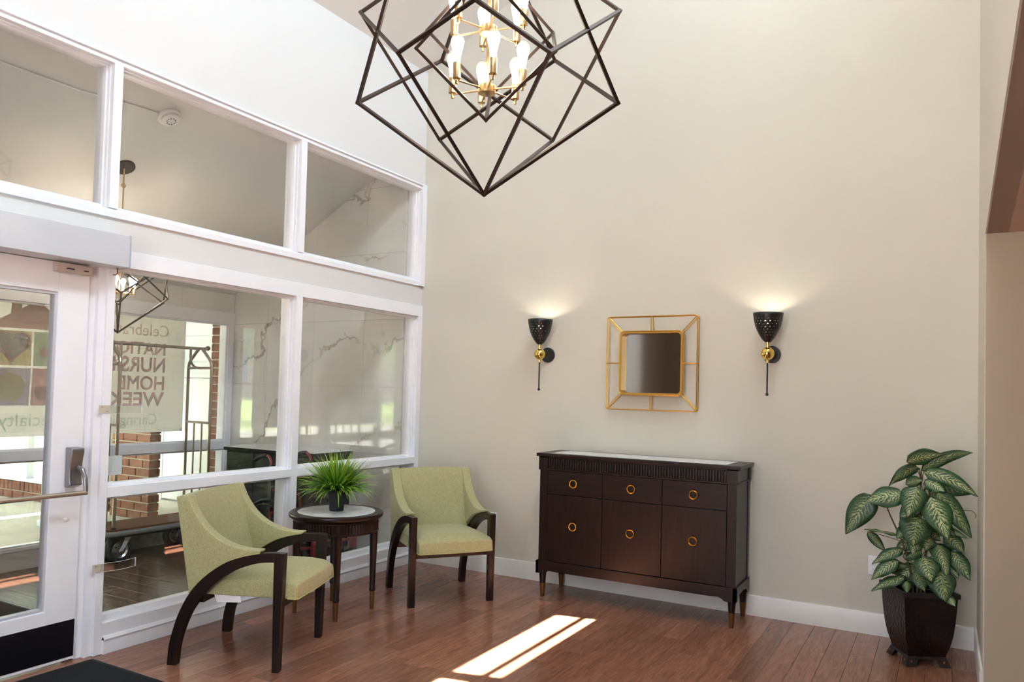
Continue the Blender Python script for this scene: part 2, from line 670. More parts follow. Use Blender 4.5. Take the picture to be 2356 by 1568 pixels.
M['banner'] = cloth('banner_cloth', srgb(236, 232, 228))
M['sticker'] = cloth('sticker_film', srgb(238, 242, 244), 0.35)
M['print_pink'] = cloth('print_pink', srgb(240, 214, 210))
M['print_grey'] = cloth('print_grey', srgb(222, 200, 194))
M['print_yellow'] = cloth('print_yellow', srgb(240, 232, 204))
M['print_violet'] = cloth('print_violet', srgb(230, 224, 230))
M['print_green'] = cloth('print_green', srgb(224, 232, 212))
M['print_sage'] = cloth('print_sage', srgb(212, 222, 214))

# lamp bulb: glowing envelope, brightest round the filament
def bulb_mat(name, strength, z0, z1):
    t = NT(name)
    t.t.nodes.remove(t.b)
    em = t.n('ShaderNodeEmission')
    t.s(em, 'Color', (1.0, 0.87, 0.72, 1))
    tc = t.n('ShaderNodeTexCoord')
    sx = t.n('ShaderNodeSeparateXYZ')
    t.l(tc.outputs['Object'], sx.inputs[0])
    mr = t.n('ShaderNodeMapRange')
    t.s(mr, 'From Min', z0)
    t.s(mr, 'From Max', z1)
    t.s(mr, 'To Min', strength)
    t.s(mr, 'To Max', strength * 0.05)
    t.l(sx.outputs[2], mr.inputs[0])
    t.l(mr.outputs[0], em.inputs[1])
    tr = t.n('ShaderNodeBsdfTransparent')
    ad = t.n('ShaderNodeAddShader')
    fac = t.n('ShaderNodeMapRange')
    t.s(fac, 'From Min', z0)
    t.s(fac, 'From Max', z1)
    t.s(fac, 'To Min', 0.0)
    t.s(fac, 'To Max', 0.9)
    t.l(sx.outputs[2], fac.inputs[0])
    mx = t.n('ShaderNodeMixShader')
    t.l(fac.outputs[0], mx.inputs[0])
    t.l(em.outputs[0], mx.inputs[1])
    t.l(tr.outputs[0], mx.inputs[2])
    t.l(mx.outputs[0], t.out.inputs[0])
    return t.m


M['bulb'] = bulb_mat('bulb_glow', 38.0, 0.045, 0.100)
M['bulb_small'] = bulb_mat('bulb_glow_small', 130.0, 0.045, 0.100)
M['sconce_bulb'] = emitter('sconce_bulb', (1.0, 0.88, 0.70, 1), 95.0)

# ================================================================== the room
VS = 0.563                      # pitch of the vestibule ceiling
CS = 0.56                       # pitch of the room ceiling


def vz(x):
    return 2.35 + VS * (x + 2.24)


def rz_(x):
    return 4.2 + CS * x


# --- floors -------------------------------------------------------
floor = struct('floor', MB().box(-0.15, 4.083, -6.6, 0.0, -0.05, -0.0125), M['subfloor'], 'reddish brown glossy plank floor of the sitting area')
PW = 0.127
lens_ = [0.46, 0.61, 0.76, 0.92, 1.08, 1.22]


def chamfer_plank(name, w, l, mat, along='y'):
    g, c, t = 0.0005, 0.0012, 0.012
    sx, sy = (w, l) if along == 'y' else (l, w)
    x0, x1, y0, y1 = g, sx - g, g, sy - g
    m = MB()
    m.add([(x0, y0, -t), (x1, y0, -t), (x1, y1, -t), (x0, y1, -t),
           (x0, y0, -c), (x1, y0, -c), (x1, y1, -c), (x0, y1, -c),
           (x0 + c, y0 + c, 0), (x1 - c, y0 + c, 0), (x1 - c, y1 - c, 0), (x0 + c, y1 - c, 0)],
          [(0, 1, 5, 4), (1, 2, 6, 5), (2, 3, 7, 6), (3, 0, 4, 7),
           (4, 5, 9, 8), (5, 6, 10, 9), (6, 7, 11, 10), (7, 4, 8, 11), (8, 9, 10, 11)])
    o = m.build(name, mat, smooth=False)
    me = o.data
    bpy.data.objects.remove(o)
    return me


plank_me = {}


def plank(l, w=PW, along='y', key='a', mat=None):
    k = (round(l, 3), round(w, 4), key)
    if k not in plank_me:
        plank_me[k] = chamfer_plank('plank', w, l, mat or M['plank'], along)
    return plank_me[k]


rp = random.Random(11)
nrow = 33
for i in range(nrow):
    x = -0.11 + i * PW
    w = min(PW, 4.083 - x)
    if w < 0.02:
        continue
    y = -6.6
    l = rp.choice(lens_) * rp.uniform(0.3, 1)
    l = round(l, 2)
    while y < -0.001:
        if y + l > -0.25:
            l = -y
        piece('plank', plank(l, w), floor, (x, y, 0))
        y += l
        l = rp.choice(lens_)

vfloor = struct('floor_vestibule', MB().box(-2.36, -0.15, -4.5, -0.06, -0.05, -0.0125), M['subfloor'], 'grey brown plank floor of the glazed entrance vestibule')
VW = 0.152
rv = random.Random(5)
y = -4.5
while y < -0.07:
    w = min(VW, -0.07 - y)
    x = -2.24
    l = rv.choice([0.3, 0.55, 0.8, 1.0])
    while x < -0.13:
        if x + l > -0.25:
            l = -0.12 - x
        piece('plank', plank(round(l, 3), round(w, 4), 'x', 'v', M['vest_plank']), vfloor, (x, y, 0))
        x += l
        l = 1.22
    y += VW
struct('floor_hall', MB().box(4.083, 7.5, -6.6, -0.82, -0.05, 0.0), M['plank'], 'brown floor of the side hall')

# --- walls ----------------------------------------------------------
struct('wall_back', MB().box(-0.15, 4.3, 0.0, 0.12, -0.05, 6.7), M['beige_wall'], 'tall beige wall behind the sideboard')
m = MB()
m.box(-0.15, -0.012, -6.6, 0, 3.19, 4.25)
m.box(-0.15, -0.012, -5.55, 0, 2.16, 2.345)
m.box(-0.15, -0.012, -5.55, -3.98, -0.05, 2.16)
m.box(-0.15, -0.012, -5.55, -4.25, 2.345, 3.19)
struct('wall_left', m, M['white_wall'], 'white wall above and between the interior windows')

struct('wall_left_rear', MB().box(-0.15, -0.012, -6.6, -5.55, -0.05, 3.19), M['dark_panel'], 'dark panelled part of the left wall near the camera')
m = MB()
m.box(4.083, 4.2, -0.70, 0.0, -0.05, 2.305).box(4.083, 4.088, -0.8199, -0.70, -0.05, 2.305)
CZ0, CZ1 = 5.439, 6.475
m.prism([(0, 2.305), (0, CZ0), (-6.6, CZ0), (-6.6, 3.038), (-0.82, 2.31), (-0.8199, 2.305)], 4.083, 4.183, 'x')
m.box(4.083, 4.183, -6.6, 0, CZ1, 6.75)
cl = []
yy = -0.213
m.box(4.083, 4.183, yy, 0.0, CZ0, CZ1)
while yy > -6.0:
    y1 = yy - 1.225
    cl.append((y1, yy))
    m.box(4.083, 4.183, max(y1 - 0.10, -6.6), y1, CZ0, CZ1)
    yy = y1 - 0.10
m.box(4.083, 4.183, -6.6, yy, CZ0, CZ1)
struct('wall_right', m, M['beige_wall'], 'beige right-hand wall with a row of high windows')
for i, (a, b) in enumerate(cl):
    w = struct('window_%d' % (20 + i), MB().box(4.083, 4.093, a, b, 5.590, 5.700), M['trim'], 'high window near the ridge, out of the picture')
    MB().box(4.14, 4.145, a, b, CZ0, CZ1).build('pane', M['glass'], w)

struct('ceiling', MB().prism([(-0.15, rz_(-0.15)), (4.3, rz_(4.3)), (4.3, rz_(4.3) + 0.15), (-0.15, rz_(-0.15) + 0.15)], -6.7, 0.12, 'y'),
       M['ceiling_paint'], 'white sloping ceiling of the sitting area')

m = MB().box(4.088, 7.5, -0.82, -0.70, -0.05, 2.44)
struct('wall_hall', m, M['hall_wall'], 'tan wall of the side hall at the right edge')
m = MB().prism([(-0.82, 2.31), (-6.6, 3.038), (-6.6, 3.16), (-0.82, 2.43)], 4.09, 7.5, 'x')
struct('ceiling_hall', m, M['hall_soffit'], 'shaded sloping soffit over the side hall')
struct('wall_hall_side', MB().box(7.4, 7.5, -6.6, -0.82, -0.05, 3.2), M['hall_wall'], 'far side wall of the side hall')
m = MB().box(-0.15, 1.7, -6.72, -6.6, -0.05, 7).box(4.0, 7.5, -6.72, -6.6, -0.05, 7).box(1.7, 4.0, -6.72, -6.6, -0.05, 0.6).box(1.7, 4.0, -6.72, -6.6, 2.9, 7)
struct('wall_rear', m, M['dark_panel'], 'dark wood panelled wall behind the camera')
m = MB()  # invented window frame round the rear fill light
for a, b in ((1.7, 1.76), (2.44, 2.5), (3.2, 3.26), (3.94, 4.0)):
    m.box(a, b, -6.68, -6.6, 0.6, 2.9)
m.box(1.7, 4.0, -6.68, -6.6, 0.6, 0.66).box(1.7, 4.0, -6.68, -6.6, 2.84, 2.9)
struct('window_30', m, M['trim'], 'added window behind the camera for the fill light')

# --- baseboards -------------------------------------------------------


def base_profile(h, t):
    return [(0, 0), (-t, 0), (-t, h - 0.012), (-t * 0.75, h - 0.003), (-t * 0.3, h), (0, h)]


struct('baseboard_back', MB().prism(base_profile(0.135, 0.014), 0.0, 4.069, 'x'), M['baseboard'], 'white baseboard along the back wall')
struct('baseboard_right', MB().prism([(4.083 + a, z) for a, z in base_profile(0.135, 0.014)], -0.82, 0.0, 'y'), M['baseboard'], 'white baseboard along the right wall')
m = MB().prism([(-a, z) for a, z in base_profile(0.094, 0.014)], -2.79, 0.0, 'y')
m.prism([(0.0, 0.074), (0.019, 0.074), (0.021, 0.080), (0.016, 0.086), (0.0, 0.088)], -2.79, 0.0, 'y')
struct('baseboard_left', m, M['trim'], 'white moulded base under the interior windows')

# --- interior window wall ----------------------------------------------
T = M['trim']
D0 = -0.15
struct('trim_1', MB().box(D0, 0.0, -4.25, -0.058, 3.172, 3.198).box(-0.012, 0.013, -4.25, -0.058, 3.198, 3.212), T, 'white head trim over the upper windows', bevel=0.002)
struct('trim_2', MB().prism([(D0, 2.338), (0.004, 2.338), (0.004, 2.372), (-0.01, 2.386), (-0.05, 2.392), (D0, 2.392)], -4.25, 0, 'y'), T, 'white sill under the upper windows')
struct('trim_3', MB().box(D0, 0.0, -1.465, -1.412, 2.388, 3.172), T, 'white mullion between the two right upper windows', bevel=0.002)
struct('trim_4', MB().box(D0, 0.0, -2.852, -2.800, 2.388, 3.172), T, 'white mullion beside the leftmost upper window', bevel=0.002)
struct('trim_5', MB().box(D0, 0.014, -0.058, 0, 2.338, 3.216), T, 'white corner post of the upper windows', bevel=0.002)
struct('trim_6', MB().box(D0, 0.0, -2.795, 0, 2.080, 2.173), T, 'white head rail of the tall lower windows', bevel=0.002)
struct('trim_7', MB().box(D0, 0.0, -0.058, 0, 0.163, 2.080), T, 'white corner post beside the tall window', bevel=0.002)
struct('trim_8', MB().box(D0, 0.0, -1.465, -1.408, 0.163, 2.080), T, 'white mullion behind the side table', bevel=0.002)
struct('trim_9', MB().box(D0, -0.0005, -2.795, -0.05, 0.831, 0.887), T, 'white middle rail of the interior windows', bevel=0.002)
struct('trim_10', MB().box(D0, 0.0, -2.795, 0, 0.0, 0.163), T, 'white low panel under the interior windows', bevel=0.002)
m = MB().box(D0, 0.0, -2.838, -2.795, 0, 2.173)
struct('trim_11', m, T, 'white post between the door and the tall window', bevel=0.002)
m = MB().box(D0, -0.018, -2.878, -2.836, 0, 2.1).box(D0, -0.045, -2.918, -2.876, 0, 2.1)
m.box(D0, -0.018, -3.98, -3.90, 0, 2.1).box(D0, -0.02, -3.98, -2.836, 2.062, 2.173)
struct('trim_12', m, T, 'white stepped jamb of the entrance door', bevel=0.002)


def window(n, y0, y1, z0, z1, label, sill=0.016, xg=-0.075, X=1.0, off=0.0):
    """four stops round an opening and the pane in them"""
    b = 0.016
    m = MB()
    xa, xb = off + X * -0.105, off + X * -0.05
    xa, xb = min(xa, xb), max(xa, xb)
    m.box(xa, xb, y0, y0 + b, z0, z1).box(xa, xb, y1 - b, y1, z0, z1)
    m.box(xa, xb, y0 + b, y1 - b, z1 - b, z1)
    m.box(xa, xb, y0 + b, y1 - b, z0, z0 + sill)
    # a second shallow step nearer the room
    b2 = 0.007
    xc = off + X * -0.028
    m.box(min(xb, xc), max(xb, xc), y0, y0 + b2, z0, z1).box(min(xb, xc), max(xb, xc), y1 - b2, y1, z0, z1)
    m.box(min(xb, xc), max(xb, xc), y0 + b2, y1 - b2, z1 - b2, z1)
    w = struct('window_%d' % n, m, T, label, bevel=0.002)
    g = off + X * -0.077
    MB().box(g - 0.003, g + 0.003, y0 + b - 0.004, y1 - b + 0.004, z0 + sill - 0.004, z1 - b + 0.004).build('pane', M['glass'], w)
    return w


window(1, -4.25, -2.852, 2.392, 3.172, 'leftmost upper interior window, cut by the picture edge')
window(2, -2.800, -1.465, 2.392, 3.172, 'wide middle upper interior window showing the smoke detector')
window(3, -1.412, -0.058, 2.392, 3.172, 'right upper interior window next to the corner')
window(4, -2.795, -1.465, 0.887, 2.080, 'tall interior window with the luggage cart behind it')
window(5, -1.408, -0.058, 0.887, 2.080, 'tall interior window beside the corner')
window(6, -2.795, -1.465, 0.163, 0.831, 'low interior window behind the left chair', sill=0.030)
window(7, -1.408, -0.058, 0.163, 0.831, 'low interior window behind the side table', sill=0.030)

# --- vestibule shell -------------------------------------------------------
struct('ceiling_vestibule', MB().prism([(-2.4, vz(-2.4)), (-0.1, vz(-0.1)), (-0.1, vz(-0.1) + 0.1), (-2.4, vz(-2.4) + 0.1)], -4.55, 0.1, 'y'),
       M['white_wall'], 'sloping white ceiling of the vestibule')
wend = struct('wall_vestibule_end', MB().prism([(-2.36, -0.05), (-0.14, -0.05), (-0.14, 3.55), (-2.36, vz(-2.36) + 0.05)], -0.068, 0.12, 'y'),
              M['mortar'], 'marble tiled end wall of the vestibule')
xs = [-2.24, -1.77, -1.172, -0.574, -0.14]
zs = [0.0, 0.298, 0.886, 1.471, 2.056, 2.641, 3.226, 3.8]
g = 0.001
for i in range(4):
    for j in range(7):
        poly = [(xs[i] + g, zs[j] + g), (xs[i + 1] - g, zs[j] + g), (xs[i + 1] - g, zs[j + 1] - g), (xs[i] + g, zs[j + 1] - g)]
        poly = clip_poly(poly, -VS, 1.0, 2.348 + VS * 2.24)
        if len(poly) >= 3:
            MB().prism(poly, -0.080, -0.069, 'y').build('tile', M['marble_tile'], wend, smooth=False)
struct('wall_vestibule_far', MB().box(-2.36, -0.15, -4.6, -4.5, -0.05, 3.6), M['white_wall'], 'far end of the vestibule, out of the picture')

# the exterior wall of the vestibule
m = MB().box(-2.36, -2.252, -4.55, -0.06, 2.10, 2.55).box(-2.36, -2.252, -4.55, -0.06, -0.05, 0.146).box(-2.36, -2.252, -4.55, -2.80, -0.05, 2.2)
wex = struct('wall_exterior', m, M['mortar'], 'marble tiled exterior wall of the vestibule')
y = -0.082
while y > -4.5:
    a = max(y - 0.6, -4.5)
    MB().box(-2.251, -2.240, a + g, y - g, 2.166, 2.349).build('tile', M['marble_tile'], wex, smooth=False)
    MB().box(-2.251, -2.240, a + g, y - g, 0.0, 0.144).build('tile', M['marble_tile'], wex, smooth=False)
    y = a
XO = -2.24


def ext(n, m, lab):
    return struct('trim_%d' % n, m, T, lab, bevel=0.002)


ext(20, MB().box(-2.36, -2.226, -4.5, -0.082, 2.052, 2.166), 'white head trim of the exterior windows')
ext(21, MB().box(-2.36, -2.234, -0.150, -0.082, 0.146, 2.06), 'white corner post of the exterior windows')
ext(22, MB().box(-2.36, -2.234, -1.50, -1.42, 0.146, 2.06), 'white mullion of the exterior windows')
ext(23, MB().box(-2.36, -2.234, -2.80, -0.15, 0.830, 0.909), 'grey white middle rail of the exterior windows')
ext(24, MB().box(-2.36, -2.234, -2.80, -0.15, 0.144, 0.172), 'white sill of the exterior windows')
for n, (a, b, c, d, lab) in enumerate(((-1.42, -0.15, 0.909, 2.052, 'exterior window with the banner outside it'),
                                       (-2.80, -1.50, 0.909, 2.052, 'exterior window seen through the door glass'),
                                       (-1.42, -0.15, 0.172, 0.830, 'low exterior window behind the luggage cart'),
                                       (-2.80, -1.50, 0.172, 0.830, 'low exterior window seen under the door bar'))):
    mm = MB()
    bb = 0.014
    mm.box(-2.31, -2.25, a, a + bb, c, d).box(-2.31, -2.25, b - bb, b, c, d).box(-2.31, -2.25, a + bb, b - bb, d - bb, d).box(-2.31, -2.25, a + bb, b - bb, c, c + bb)
    w = struct('window_%d' % (8 + n), mm, T, lab)
    MB().box(-2.283, -2.277, a + 0.01, b - 0.01, c + 0.01, d - 0.01).build('pane', M['glass'], w)

# --- entrance door ------------------------------------------------------------
DX0, DX1 = -0.075, -0.030
dr = bpy.data.objects.new('door_1', None)
COL.objects.link(dr)
dr['kind'] = 'structure'
dr['label'] = 'white glazed entrance door with black kick plate and push bar'
y0, y1 = -3.90, -2.922
g0, g1, gz0, gz1 = -3.735, -3.082, 0.286, 1.905
m = MB()
m.box(DX0, DX1, g1, y1, 0.012, 2.058).box(DX0, DX1, y0, g0, 0.012, 2.058)
m.box(DX0, DX1, g0, g1, gz1, 2.058).box(DX0, DX1, g0, g1, 0.012, gz0)
m.build('door_leaf', T, dr, bevel=0.003)
m = MB()
b = 0.014
m.box(DX0 - 0.004, DX1 - 0.008, g0, g0 + b, gz0, gz1).box(DX0 - 0.004, DX1 - 0.008, g1 - b, g1, gz0, gz1)
m.box(DX0 - 0.004, DX1 - 0.008, g0 + b, g1 - b, gz1 - b, gz1).box(DX0 - 0.004, DX1 - 0.008, g0 + b, g1 - b, gz0, gz0 + b)
m.build('glazing_bead', M['aluminium'], dr)
MB().box(-0.055, -0.049, g0 + 0.008, g1 - 0.008, gz0 + 0.008, gz1 - 0.008).build('pane', M['glass'], dr)
MB().box(DX1 - 0.001, DX1 + 0.003, y0 + 0.015, y1 - 0.006, 0.028, 0.217).build('kick_plate', M['kick'], dr, bevel=0.001, seg=1)
# push bar device
m = MB()
m.prism([(DX1, 0.905), (DX1 + 0.022, 0.905), (DX1 + 0.050, 0.918), (DX1 + 0.040, 0.96), (DX1 + 0.044, 1.03), (DX1 + 0.058, 1.085), (DX1 + 0.055, 1.107), (DX1, 1.112)], -3.012, -2.945, 'y')
cs = m.build('push_bar_case', M['satin_steel'], dr, bevel=0.006)
MB().tube([(DX1 + 0.045, -2.966, 1.005), (DX1 + 0.075, -2.964, 0.995), (DX1 + 0.098, -2.962, 0.955), (DX1 + 0.108, -2.962, 0.90), (DX1 + 0.106, -2.962, 0.872)], [0.013, 0.013, 0.012, 0.011, 0.010], 10).build('bar_arm', M['satin_steel'], dr)
MB().cyl((DX1 + 0.106, -2.956, 0.882), (DX1 + 0.106, -3.87, 0.882), 0.0125).build('push_bar', M['cart_steel'], dr)
MB().lathe([(0.011, 0), (0.011, 0.004), (0.006, 0.008), (1e-5, 0.009)], 12, (DX1, -2.995, 0.738), 'x').build('screw_cap', M['white_plastic'], dr)
# operator box above the door
op = thing('door_operator', 'long white automatic opener box mounted above the entrance door', 'door opener')
MB().box(-0.012, 0.120, -3.96, -2.800, 2.062, 2.232).build('housing', M['aluminium'], op, bevel=0.003)
MB().box(-0.012, 0.123, -2.802, -2.796, 2.060, 2.234).build('end_cap', plain('end_cap', srgb(168, 174, 188), 0.45), op)
MB().tube([(0.06, -2.83, 2.06), (0.05, -2.82, 2.035), (0.03, -2.815, 2.028), (0.0, -2.813, 2.030)], 0.003, 6).build('cable', M['copper'], op)
sn = thing('door_sensor', 'small beige sensor box under the door opener', 'sensor')
MB().box(DX1, DX1 + 0.04, -3.118, -2.932, 2.006, 2.053).build('sensor_body', M['grey_plastic'], sn, bevel=0.005)
MB().box(DX1 + 0.039, DX1 + 0.042, -3.07, -3.03, 2.022, 2.028).build('sensor_slot', M['dark_slot'], sn)
MB().box(DX1 + 0.039, DX1 + 0.042, -2.98, -2.955, 2.022, 2.027).build('sensor_slot', M['dark_slot'], sn)


def bracket(z, bend, label):
    t = thing('acrylic_holder', label, 'holder', (0, -2.86, z), 0, 'clear acrylic holders on the door post')
    MB().box(0.0, 0.004, -0.0, 0.055, -0.021, 0.021).build('hinge_plate', plain('hinge_plate', srgb(212, 200, 182), 0.4, 0.2), t)
    MB().sphere((0.005, 0.014, 0.012), 0.003, 8, 6).build('screw', M['steel'], t)
    MB().sphere((0.005, 0.042, -0.012), 0.003, 8, 6).build('screw', M['steel'], t)
    pts = []
    n = 14
    for i in range(n + 1):
        u = i / n
        pts.append((0.008 + bend * math.sin(u * PI), 0.05 + 0.19 * u))
    poly = pts + [(a + 0.004, b_) for a, b_ in reversed(pts)]
    MB().prism(poly, -0.022, 0.022, 'z').build('acrylic_strip', M['acrylic'], t)
    e0, e1 = pts[-1], pts[0]
    MB().box(e0[0] - 0.0005, e0[0] + 0.0045, e0[1] - 0.002, e0[1] + 0.001, -0.0225, 0.0225).build('strip_edge', M['acrylic_edge'], t)
    for zz in (-0.0225, 0.0215):
        MB().prism(poly, zz, zz + 0.001, 'z').build('strip_edge', M['acrylic_edge'], t)
    return t


bracket(1.306, 0.004, 'upper clear acrylic holder on the white post right of the door')
bracket(0.463, 0.020, 'lower curved clear acrylic holder on the white post right of the door')
sg = MB().prism([(-2.772 + dy, 0.940 + dz) for dy, dz in ((0.006, 0), (0.104, 0), (0.110, 0.006), (0.110, 0.100), (0.104, 0.106), (0.006, 0.106), (0, 0.100), (0, 0.006))], -0.0865, -0.0815, 'x').build('window_sticker', M['sticker'])
tag(sg, 'pale square sticker with rounded corners on the tall window glass', 'sticker')

# --- wall outlets ---------------------------------------------------------------


def outlet(x, z, label):
    t = thing('wall_outlet', label, 'outlet', (x, 0, z), 0, 'wall outlets')
    MB().box(-0.036, 0.036, -0.006, 0, -0.058, 0.058).build('cover_plate', M['white_plastic'], t, bevel=0.002)
    for s in (-1, 1):
        r_ = MB().box(-0.017, 0.017, -0.008, -0.005, s * 0.025 - 0.015, s * 0.025 + 0.015).build('receptacle', M['white_plastic'], t, bevel=0.001, seg=1)
        MB().box(-0.008, -0.006, -0.0088, -0.0078, s * 0.025, s * 0.025 + 0.008).box(0.006, 0.008, -0.0088, -0.0078, s * 0.025, s * 0.025 + 0.008).box(-0.002, 0.002, -0.0088, -0.0078, s * 0.025 - 0.009, s * 0.025 - 0.005).build('slot', M['dark_slot'], r_)
    return t


outlet(0.762, 0.426, 'white wall outlet half hidden by the right chair')
outlet(3.535, 0.428, 'white wall outlet behind the leafy potted plant')

# --- smoke detector and conduit on the vestibule ceiling
slope = math.atan(VS)
sd = thing('smoke_detector', 'round white smoke detector on the vestibule ceiling', 'smoke detector', (-0.645, -2.045, vz(-0.645)))
sd.rotation_euler = (0, -slope, 0)
MB().lathe([(0.078, -0.001), (0.078, -0.014), (0.072, -0.018), (0.060, -0.020), (0.058, -0.036), (0.046, -0.044), (1e-5, -0.046)], 28).build('detector_body', M['white_plastic'], sd)
m = MB()
for k in range(10):
    a = 2 * PI * k / 10
    m.sphere((0.028 * math.cos(a), 0.028 * math.sin(a), -0.0455), 0.004, 6, 4)
m.build('vent_dots', M['dark_slot'], sd)
wr = MB().tube([(-0.690, -4.4, vz(-0.69) - 0.006), (-0.684, -2.62, vz(-0.684) - 0.006), (-0.655, -2.30, vz(-0.655) - 0.006), (-0.645, -2.12, vz(-0.645) - 0.006)], 0.005, 8).build('cable_conduit', M['white_plastic'])
tag(wr, 'thin white cable run along the vestibule ceiling to the detector', 'conduit')

# --- floor mats -------------------------------------------------------------------
mt = thing('door_mat', 'black entrance mat on the brown floor inside the door', 'mat', (0.035, -2.862, 0.0))
MB().box(0.02, 1.75, -1.25, -0.02, 0.001, 0.009).build('pile', M['mat'], mt, bevel=0.003)
MB().box(0, 1.77, -1.27, 0, 0.0, 0.005).build('border', M['mat_edge'], mt, bevel=0.002)
mt2 = thing('vestibule_mat', 'dark grey mat on the vestibule floor beyond the door', 'mat', (-2.0, -2.55, 0.0))
MB().box(0.02, 1.75, -1.6, -0.02, 0.001, 0.009).build('pile', M['mat'], mt2, bevel=0.003)
MB().box(0, 1.77, -1.62, 0, 0.0, 0.005).build('border', M['mat_edge'], mt2, bevel=0.002)

# ================================================================== armchairs


def smooth_curve(pts, n=4):
    """Catmull-Rom through 2D/3D points"""
    P = [Vector(p) for p in pts]
    out = []
    for i in range(len(P) - 1):
        p0 = P[max(i - 1, 0)]
        p1, p2 = P[i], P[i + 1]
        p3 = P[min(i + 2, len(P) - 1)]
        for k in range(n):
            t = k / n
            out.append(0.5 * ((2 * p1) + (p2 - p0) * t + (2 * p0 - 5 * p1 + 4 * p2 - p3) * t * t + (3 * p1 - p0 - 3 * p2 + p3) * t ** 3))
    out.append(P[-1])
    return [tuple(p) for p in out]


ARM_OUT = [(-0.022, 0), (-0.015, 0.105), (0.016, 0.225), (0.046, 0.300), (0.086, 0.372), (0.158, 0.456), (0.262, 0.532), (0.353, 0.570), (0.455, 0.594), (0.545, 0.601)]
ARM_IN = [(0.540, 0.553), (0.480, 0.549), (0.422, 0.537), (0.325, 0.499), (0.235, 0.437), (0.142, 0.342), (0.083, 0.248), (0.041, 0.123), (0.026, 0)]


def make_chair(label):
    t = thing('armchair', label, 'armchair', (0, 0, 0), 0, 'green upholstered armchairs')
    W0, W1 = 0.262, 0.305
    for s in (-1, 1):
        a, b = (W0, W1) if s > 0 else (-W1, -W0)
        poly = smooth_curve(ARM_OUT, 3) + smooth_curve(ARM_IN, 3)
        MB().prism(poly, a, b, 'y').build('arm_leg', M['chair_wood'], t, bevel=0.003)
        fp = [(0.541, 0.601), (0.594, 0.600), (0.590, 0.43), (0.582, 0.0), (0.546, 0.0), (0.541, 0.36), (0.539, 0.553)]
        MB().prism(fp, a, b, 'y').build('front_leg', M['chair_wood'], t, bevel=0.003)
        # upholstered wing above the arm
        bot = smooth_curve([(0.082, 0.376), (0.158, 0.458), (0.262, 0.534), (0.353, 0.572), (0.462, 0.597)], 4)
        top = smooth_curve([(0.466, 0.611), (0.400, 0.611), (0.333, 0.621), (0.270, 0.641), (0.212, 0.672), (0.160, 0.714), (0.118, 0.765), (0.085, 0.82), (0.062, 0.872)], 3)
        wing = bot + top + [(0.03, 0.876), (-0.006, 0.866)]
        a, b = (0.240, 0.304) if s > 0 else (-0.304, -0.240)
        MB().prism(wing, a, b, 'y').build('wing', M['fabric'], t, bevel=0.012, seg=3, angle=60)
        pts = [(x, s * 0.301, z - 0.001) for x, z in bot]
        MB().tube(pts, 0.004, 6).build('piping', M['piping'], t)
    # seat cushion, crowned
    m = MB()
    nx, ny = 26, 20
    X0, X1, Y = 0.10, 0.648, 0.262

    def crown(u, v):
        return 0.036 * (1 - (2 * u - 1) ** 4) * (1 - (2 * v - 1) ** 4)
    vs, fs = [], []
    for i in range(nx + 1):
        for j in range(ny + 1):
            u, v = i / nx, j / ny
            bow = 0.012 * (1 - (2 * v - 1) ** 2) if u > 0.9 else 0
            vs.append((X0 + (X1 - X0) * u + bow * (u - 0.9) * 10, -Y + 2 * Y * v, 0.458 + crown(u, v) - 0.010 * (1 - u)
                       - 0.020 * max(0, 1 - (1 - u) * 0.548 / 0.05) ** 2 - 0.012 * max(0, 1 - min(v, 1 - v) * 0.524 / 0.06) ** 2))
    k = len(vs)
    for i in range(nx + 1):
        for j in range(ny + 1):
            x, y_, _ = vs[i * (ny + 1) + j]
            vs.append((x, y_, 0.362))
    idx = lambda i, j, b=0: b * k + i * (ny + 1) + j
    for i in range(nx):
        for j in range(ny):
            fs.append((idx(i, j), idx(i + 1, j), idx(i + 1, j + 1), idx(i, j + 1)))
            fs.append((idx(i, j, 1), idx(i, j + 1, 1), idx(i + 1, j + 1, 1), idx(i + 1, j, 1)))
    for i in range(nx):
        fs.append((idx(i, 0), idx(i, 0, 1), idx(i + 1, 0, 1), idx(i + 1, 0)))
        fs.append((idx(i, ny), idx(i + 1, ny), idx(i + 1, ny, 1), idx(i, ny, 1)))
    for j in range(ny):
        fs.append((idx(0, j), idx(0, j + 1), idx(0, j + 1, 1), idx(0, j, 1)))
        fs.append((idx(nx, j), idx(nx, j, 1), idx(nx, j + 1, 1), idx(nx, j + 1)))
    m.add(vs, fs)
    st = m.build('seat', M['fabric'], t, bevel=0.008, seg=3, angle=75)
    MB().tube([(0.60, -0.262, 0.364), (0.640, -0.264, 0.364), (0.655, -0.25, 0.364), (0.664, 0, 0.364), (0.655, 0.25, 0.364), (0.640, 0.264, 0.364), (0.60, 0.262, 0.364)], 0.004, 6).build('piping', M['piping'], st)
    MB().tube([(0.652, -0.258, 0.368), (0.650, -0.259, 0.385), (0.648, -0.258, 0.418)], 0.0025, 5).build('seam', M['piping'], st)
    MB().tube([(0.652, 0.258, 0.368), (0.650, 0.259, 0.385), (0.648, 0.258, 0.418)], 0.0025, 5).build('seam', M['piping'], st)
    # back: curved shell between the wings
    rear = smooth_curve([(0.082, 0.372), (0.050, 0.55), (0.018, 0.74), (-0.006, 0.862)], 4)
    front = smooth_curve([(0.055, 0.874), (0.086, 0.80), (0.118, 0.68), (0.152, 0.56), (0.185, 0.44), (0.19, 0.380)], 4)
    sec = rear + front
    m = MB()
    ny = 12
    n = len(sec)
    vs, fs = [], []
    for j in range(ny + 1):
        v = -1 + 2 * j / ny
        for x, z in sec:
            lift = 0.006 * (1 - v * v) * max(0, (z - 0.6) / 0.27)
            vs.append((x - 0.018 * (1 - v * v), 0.246 * v, z + lift))
